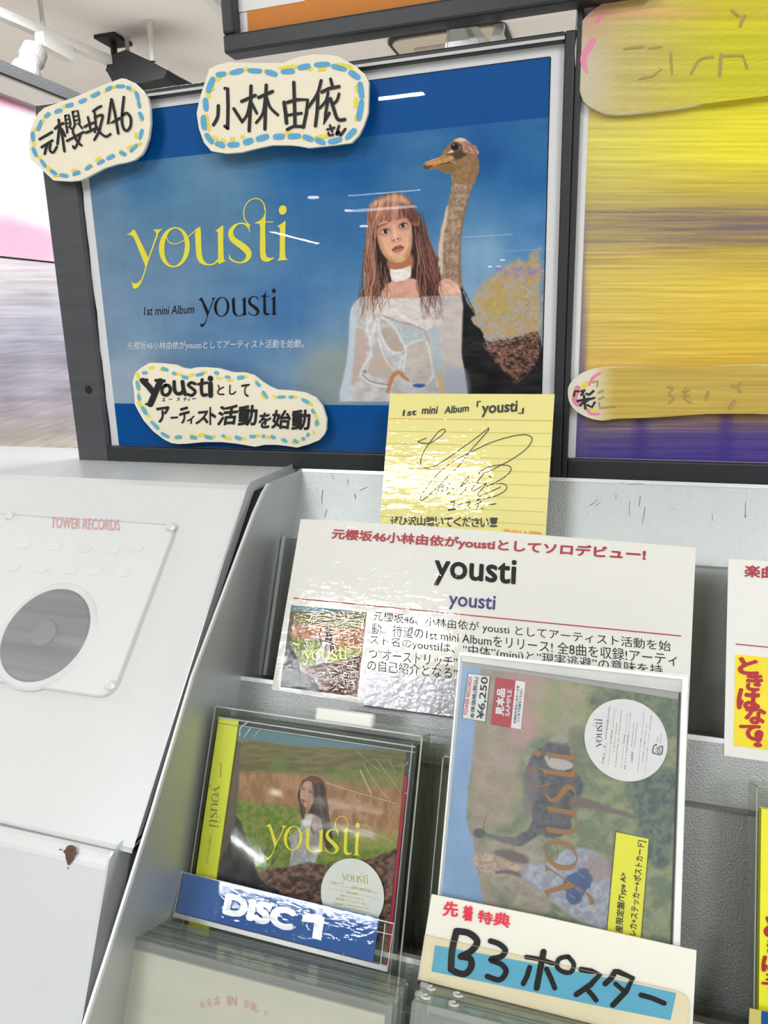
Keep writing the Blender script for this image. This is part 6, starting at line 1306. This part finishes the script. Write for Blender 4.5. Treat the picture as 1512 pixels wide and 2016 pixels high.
# ------------------------------------------------------------------ B3 poster bonus card
PB3 = PT2.shift(0.0500)
zb = Z(780, 1700, 2.3625)
bc = thing('bonus_card', 'cream card hand lettered B3ポスター over a blue band in front of the sleeve', 'card', PB3.px((1100, 2030)))
Q = zpts(zb, [(165, 143), (400, 190), (640, 238), (1000, 318), (1397, 405), (1372, 880), (100, 540)])
quad('card', PB3, 0, mat('ivory_card', (236, 234, 220), .55, var=.01), bc, Q, .0008)
quad('lower_card', PB3, .0004, M_cream2, bc, zpts(zb, [(135, 328), (180, 336), (1300, 588), (1345, 604), (1362, 640), (1350, 860), (102, 540)]))
quad('blue_band', PB3, .0007, M_tape, bc, zpts(zb, [(182, 378), (520, 440), (900, 512), (1302, 600), (1275, 726), (900, 652), (500, 568), (166, 500)]))
strokes('lettering', PB3, .0010, M_ink, bc, [
    S([(282, 312), (262, 400), (256, 490)], 26, True), S([(282, 312), (340, 322), (378, 360), (350, 405), (302, 430)], 26, True), S([(302, 430), (345, 440), (350, 478), (322, 510), (282, 504), (256, 488)], 26, True),
    S([(440, 358), (480, 372), (508, 400), (490, 430), (440, 444), (490, 466), (512, 500), (482, 538), (425, 522)], 22, True),
    S([(606, 432), (670, 442), (728, 462)], 18), S([(686, 408), (672, 480), (654, 576)], 24), S([(622, 480), (610, 520), (592, 556)], 20), S([(700, 488), (720, 530), (738, 576)], 20),
    S([(800, 430), (760, 440), (748, 475), (775, 500), (812, 502), (826, 465), (800, 430)], 18, True),
    S([(860, 490), (910, 498), (948, 512), (905, 560), (838, 606)], 22), S([(880, 574), (905, 600), (930, 632)], 20),
    S([(1018, 500), (1000, 530), (972, 556)], 22), S([(1032, 500), (1100, 530), (1070, 590), (1008, 655)], 22), S([(1020, 556), (1062, 592)], 18),
    S([(1138, 608), (1190, 622), (1246, 646)], 20)], zb)
zq = Z(840, 1280, 2.7)
text_chars([('先', (85, 1410), (165, 1418), (95, 1330)), ('着', (190, 1436), (245, 1440), (195, 1352)), ('特', (268, 1440), (345, 1462), (280, 1375)), ('典', (352, 1458), (440, 1476), (362, 1384))], PB3, .0010, M_redmark, bc, .03, z=zq)
quad('clear_front', PB3, .0020, clear('holder_plastic', (252, 252, 249), .06, 1.30, bump=.03), bc, zpts(zb, [(135, 326), (1300, 586), (1340, 600), (1365, 640), (1354, 870), (102, 545)]), .0006)
strokes('bright_edge', PB3, .0022, M_clrim, bc, [(zpts(zb, [(137, 326), (1300, 584), (1345, 604), (1366, 645), (1356, 800)]), 1.4, False), (zpts(zb, [(137, 326), (104, 545)]), 1.4, False)])
quad('bottom_channel', PB3, .0030, M_dark, bc, zpts(zb, [(104, 538), (900, 742), (1354, 858), (1353, 870), (900, 752), (103, 548)]), .006)

# ------------------------------------------------------------------ empty clear cases standing on the bottom tier
Fp3 = onX((348, 1814), -0.2585); Pf = basis_plane(Fp3, PT2.x, PT2.u)
b3b = -0.13
M_ring = clear('frosted_ring', (245, 246, 245), .2, 1.45, milk=.75, milkc=(236, 238, 236))
M_case = clear('case_plastic', (248, 250, 248), .12, 1.45, extra=.02, milk=.16, milkc=(214, 216, 214), bump=.06, bs=40)
def tray_case(k, off, x0, x1, label, sheet=False):
    pl = Pf.shift(off + .0115)
    t = thing('clear_case', label, 'case', pl.at((x0 + x1) / 2, b3b, -.005), 'clear cases standing below the label strips')
    prism_ab('front_panel', pl, rrect(x0, x1, b3b, 0, .0022, 3), -.0010, 0, M_case, t)
    mesh('top_wall', *pbox(pl, x0 + .001, x1 - .001, -.0012, 0, -.0108, -.0010), M_case, t)
    mesh('side_wall', *pbox(pl, x0, x0 + .0012, b3b, -.002, -.0108, -.0010), M_case, t)
    mesh('side_wall', *pbox(pl, x1 - .0012, x1, b3b, -.002, -.0108, -.0010), M_case, t)
    mesh('top_edge', *join(pbox(pl, x0 + .002, x1 - .002, -.0006, .0002, -.0012, .0003), pbox(pl, x0 + .002, x1 - .002, -.0006, .0002, -.0112, -.0104), pbox(pl, x0 + .028, x1 - .004, .0001, .0005, -.0074, -.0066)), M_edge, t)
    for xh in (x0 + .0065, x0 + .0225):
        c = pl.at(xh, .0003, -.0055); R_, r_ = .0030, .0017; V = []; Fs = []; n = 20
        for i in range(n):
            a = 2 * math.pi * i / n * .82
            for rad in (R_, r_):
                for h in (0, .0009): V.append(c + pl.x * rad * math.cos(a) + pl.n * rad * math.sin(a) + pl.u * h)
        for i in range(n - 1):
            for (p, q_) in ((0, 1), (1, 3), (3, 2), (2, 0)): Fs.append((4 * i + p, 4 * i + q_, 4 * i + 4 + q_, 4 * i + 4 + p))
        mesh('hinge_ring', V, Fs, M_ring, t)
    mesh('hinge_block', *pbox(pl, x0 + .0005, x0 + .0045, .0002, .0022, -.0070, -.0040), M_clrim, t)
    if sheet:
        mesh('cream_booklet', *pbox(pl, x0 + .004, x1 - .004, b3b + .003, -.007, -.0032, -.0012), mat('pale_cream_booklet', (226, 218, 198), .6, var=.06, vs=14, stretch=(.15, 5, 5)), t)
        mp = mat('pale_red_print', (206, 158, 142), .6); za = Z(200, 1780, 4.2)
        text_chars([('E', (868, 852), (905, 850), (862, 790)), ('S', (925, 842), (972, 840), (925, 772)), ('I', (1032, 848), (1052, 848), (1030, 765)), ('N', (1060, 846), (1112, 848), (1062, 768)), ('S', (1165, 858), (1205, 872), (1178, 795)), ('I', (1215, 875), (1240, 888), (1228, 812)), ('L', (1245, 890), (1290, 905), (1262, 825)), ('R', (812, 868), (852, 862), (806, 815)), ('T', (1325, 925), (1368, 945), (1335, 885))], pl, -.0009, mp, t, .03, z=za, name='arched_lettering')
    return t
xa, xb = -0.2585, PT3.ab((770, 1935))[0]
xe = Pf.shift(.03).ab((783, 1926))[0]
tray_case(0, .0002, xa, xe, 'rearmost of the three empty clear cases tucked under the DISC 1 strip')
tray_case(1, .0126, xa, xe, 'middle of the three empty clear cases below the DISC 1 strip')
tray_case(2, .0250, xa, xe, 'frontmost clear case at bottom left holding a pale cream booklet', True)
xc = Pf.shift(.012).ab((822, 1942))[0]
tray_case(3, .0002, xc, xc + .165, 'rear clear case showing under the B3 card')
tray_case(4, .0126, xc, xc + .165, 'front clear case showing under the B3 card')

# ------------------------------------------------------------------ neighbouring title card and yellow CD at the right edge
rcd = thing('neighbour_card', 'white card with red brush lettering on yellow at the right edge', 'card', PK.px((1480, 1490)))
R0, RT = PK.ab((1434, 1100)); RB = PK.ab((1428, 1488))[1]; RX = R0 + .10
mesh('card', *pbox(PK, R0, RX, RB, RT, -.0008, 0), M_card, rcd)
M_crim = mat('crimson_brush', (178, 22, 38), .5)
text('楽曲', PK, .0003, M_red, rcd, (1465, 1136), (1527, 1140), (1466, 1112), bold=.03)
strokes('crimson_rule', PK, .0003, mat('magenta_rule', (160, 24, 84), .5), rcd, [([(1449, 1268), (1600, 1283)], 2, False)])
yq0 = PK.ab((1448, 1288)); yqb = PK.ab((1447, 1468))[1]
mesh('yellow_picture', *pbox(PK, yq0[0], RX - .004, yqb, yq0[1], 0, .0003), mat('sunny_yellow_print', (244, 222, 32), .5, var=.08, vs=30), rcd)
def brush(pl, off, parent, lst):
    V = []; Fs = []
    for c in lst:
        Q, f = place_text(c[0], pl, c[1], c[2], c[3], .055); k = len(V); V += [pl.at(v[0], v[1], off + v[2]) for v in Q]; Fs += [tuple(i + k for i in g_) for g_ in f]
    return mesh('brush_lettering', V, Fs, M_crim, parent)
brush(PK, .0006, rcd, [('と', (1452, 1328), (1494, 1330), (1452, 1293)), ('き', (1466, 1360), (1500, 1362), (1470, 1324)), ('は', (1449, 1396), (1496, 1400), (1452, 1354)), ('な', (1464, 1424), (1506, 1428), (1468, 1386)), ('て', (1453, 1456), (1496, 1460), (1455, 1424)), ('!', (1482, 1470), (1500, 1472), (1486, 1436))])
PY = PT2.shift(0.040)
k0, kT = PY.ab((1499, 1592)); kB = (CAMZ - 0.397 - PY.P[2]) / PY.u[2] + .004
ycd = thing('yellow_cd', 'bright yellow CD with red brush lettering at the lower right edge', 'CD', PY.at(k0 + .07, kB))
mesh('case_body', *pbox(PY, k0, k0 + .142, kB, kT, -.008, 0), mat('lemon_print', (246, 242, 46), .45, var=.01), ycd)
brush(PY, .0004, ycd, [('と', (1502, 1845), (1545, 1852), (1505, 1802)), ('き', (1508, 1880), (1550, 1886), (1510, 1846)), ('は', (1498, 1912), (1540, 1918), (1500, 1880)), ('な', (1506, 1935), (1548, 1940), (1508, 1912)), ('て', (1497, 1955), (1540, 1962), (1499, 1930))])
PYc = PT2.shift(0.0435); m0, mT = PYc.ab((1489, 1545))
s3 = security_case('security_case', 'clear security case around the yellow CD at the right edge', PYc, m0, m0 + .160, kB, mT, .024, tab=False)
PYh = PT2.shift(0.049)
yl = thing('neighbour_label', 'cream and blue label strip under the yellow CD at the right edge', 'label', PYh.px((1520, 2016)))
quad('cream_end', PYh, 0, mat('dull_yellow_strip', (206, 194, 110), .5), yl, [(1476, 1985), (1499, 1990), (1497, 2050), (1473, 2044)], .0006)
quad('blue_strip', PYh, 0, M_blue, yl, [(1499, 1990), (1700, 2035), (1690, 2100), (1497, 2050)], .0006)
quad('clear_front', PYh, .0012, M_clear, yl, [(1475, 1983), (1702, 2034), (1692, 2102), (1471, 2046)], .0006)

# ------------------------------------------------------------------ far left: pink poster panel and a rack behind
XW = -0.74
def wx(p): return onX(p, XW)
Y0 = max(onX((-40, 300), XW)[1] - .30, 0.668); Y1 = 1.75
zt = onX((0, 190), XW); zb0 = onX((40, 508), XW)
pk = thing('pink_poster_panel', 'bright white and pink poster in a dark frame standing at the far left', 'poster', (XW, (Y0 + Y1) / 2, zb0[2]))
PX = basis_plane((XW, 0, 0), (0, 1, 0), (0, 0, 1))
def rowz(p): return onX(p, XW)[2]
zt_, zb_b = zt[2], zb0[2]
mesh('backing', *abox(XW - .02, XW - .001, Y0, Y1, zb_b, zt_), M_paper, pk)
def paint_pink(p):
    x, y = p.x, p.y
    ks = [180, 196, 210, 240, 280, 330, 400, 430, 440, 480, 500, 520]
    C = np.array([(224, 140, 176), (228, 150, 182), (226, 214, 226), (232, 226, 234), (246, 238, 230), (252, 250, 250), (252, 251, 252), (240, 206, 222), (228, 184, 204), (226, 188, 206), (220, 192, 206), (216, 200, 208)], float)
    yy = y - (x - 0) * .22
    p.C = np.stack([np.interp(yy, ks, C[:, i]) for i in range(3)], -1) + ((fbm(x, y, 60, 4, 3, 91) - .5) * 16)[:, None]
    for (a, b) in ((12, 300), (24, 304), (38, 306), (52, 308), (30, 322), (46, 326)): p.stroke([(a, b), (a + 2, b + 12)], 5, (226, 206, 176), soft=2, alpha=.6)
    p.poly([(0, 425), (50, 440), (100, 462), (110, 500), (60, 520), (0, 510)], (226, 160, 190), soft=9, alpha=.5)
grid('poster_print', PX, 0.0005 if PX.n[0] > 0 else .0005, V_streak, pk, (Y0, zb_b), (Y1, zt_), 60, 240, paint_pink)
mesh('top_frame', *abox(XW - .03, XW + .012, Y0, Y1, zt_, zt_ + .022), mat('grey_beige_frame', (150, 142, 132), .5), pk)
mesh('top_frame_edge', *abox(XW - .035, XW + .016, Y0, Y1, zt_ + .022, zt_ + .036), M_black, pk)
mesh('lower_board', *abox(XW - .02, XW - .001, Y0, Y1 + .02, 0.0, zb_b - .002), M_metal2, pk)
def paint_low(p):
    x, y = p.x, p.y; ks = [500, 540, 600, 660, 740, 800, 850, 880, 920, 960]
    C = np.array([(206, 188, 200), (196, 190, 194), (176, 172, 182), (158, 156, 170), (146, 140, 152), (150, 142, 150), (152, 144, 140), (164, 158, 146), (150, 148, 152), (170, 168, 172)], float)
    p.C = np.stack([np.interp(y, ks, C[:, i]) for i in range(3)], -1) + ((fbm(x, y, 120, 3.2, 4, 95) - .5) * 60 + (fbm(x, y, 60, 30, 3, 96) - .5) * 40)[:, None]
grid('streaked_print', PX, 0.0005, V_streak, pk, (Y0, CAMZ - .45), (Y1 + .02, zb_b - .003), 40, 260, paint_low)
for o in list(bpy.data.objects):
    if o.type == 'MESH' and o.name.split('.')[0] in ('yellow_dash', 'blue_dash', 'scuff_marks', 'crease_glare', 'faded_lettering'): o['kind'] = 'stuff'
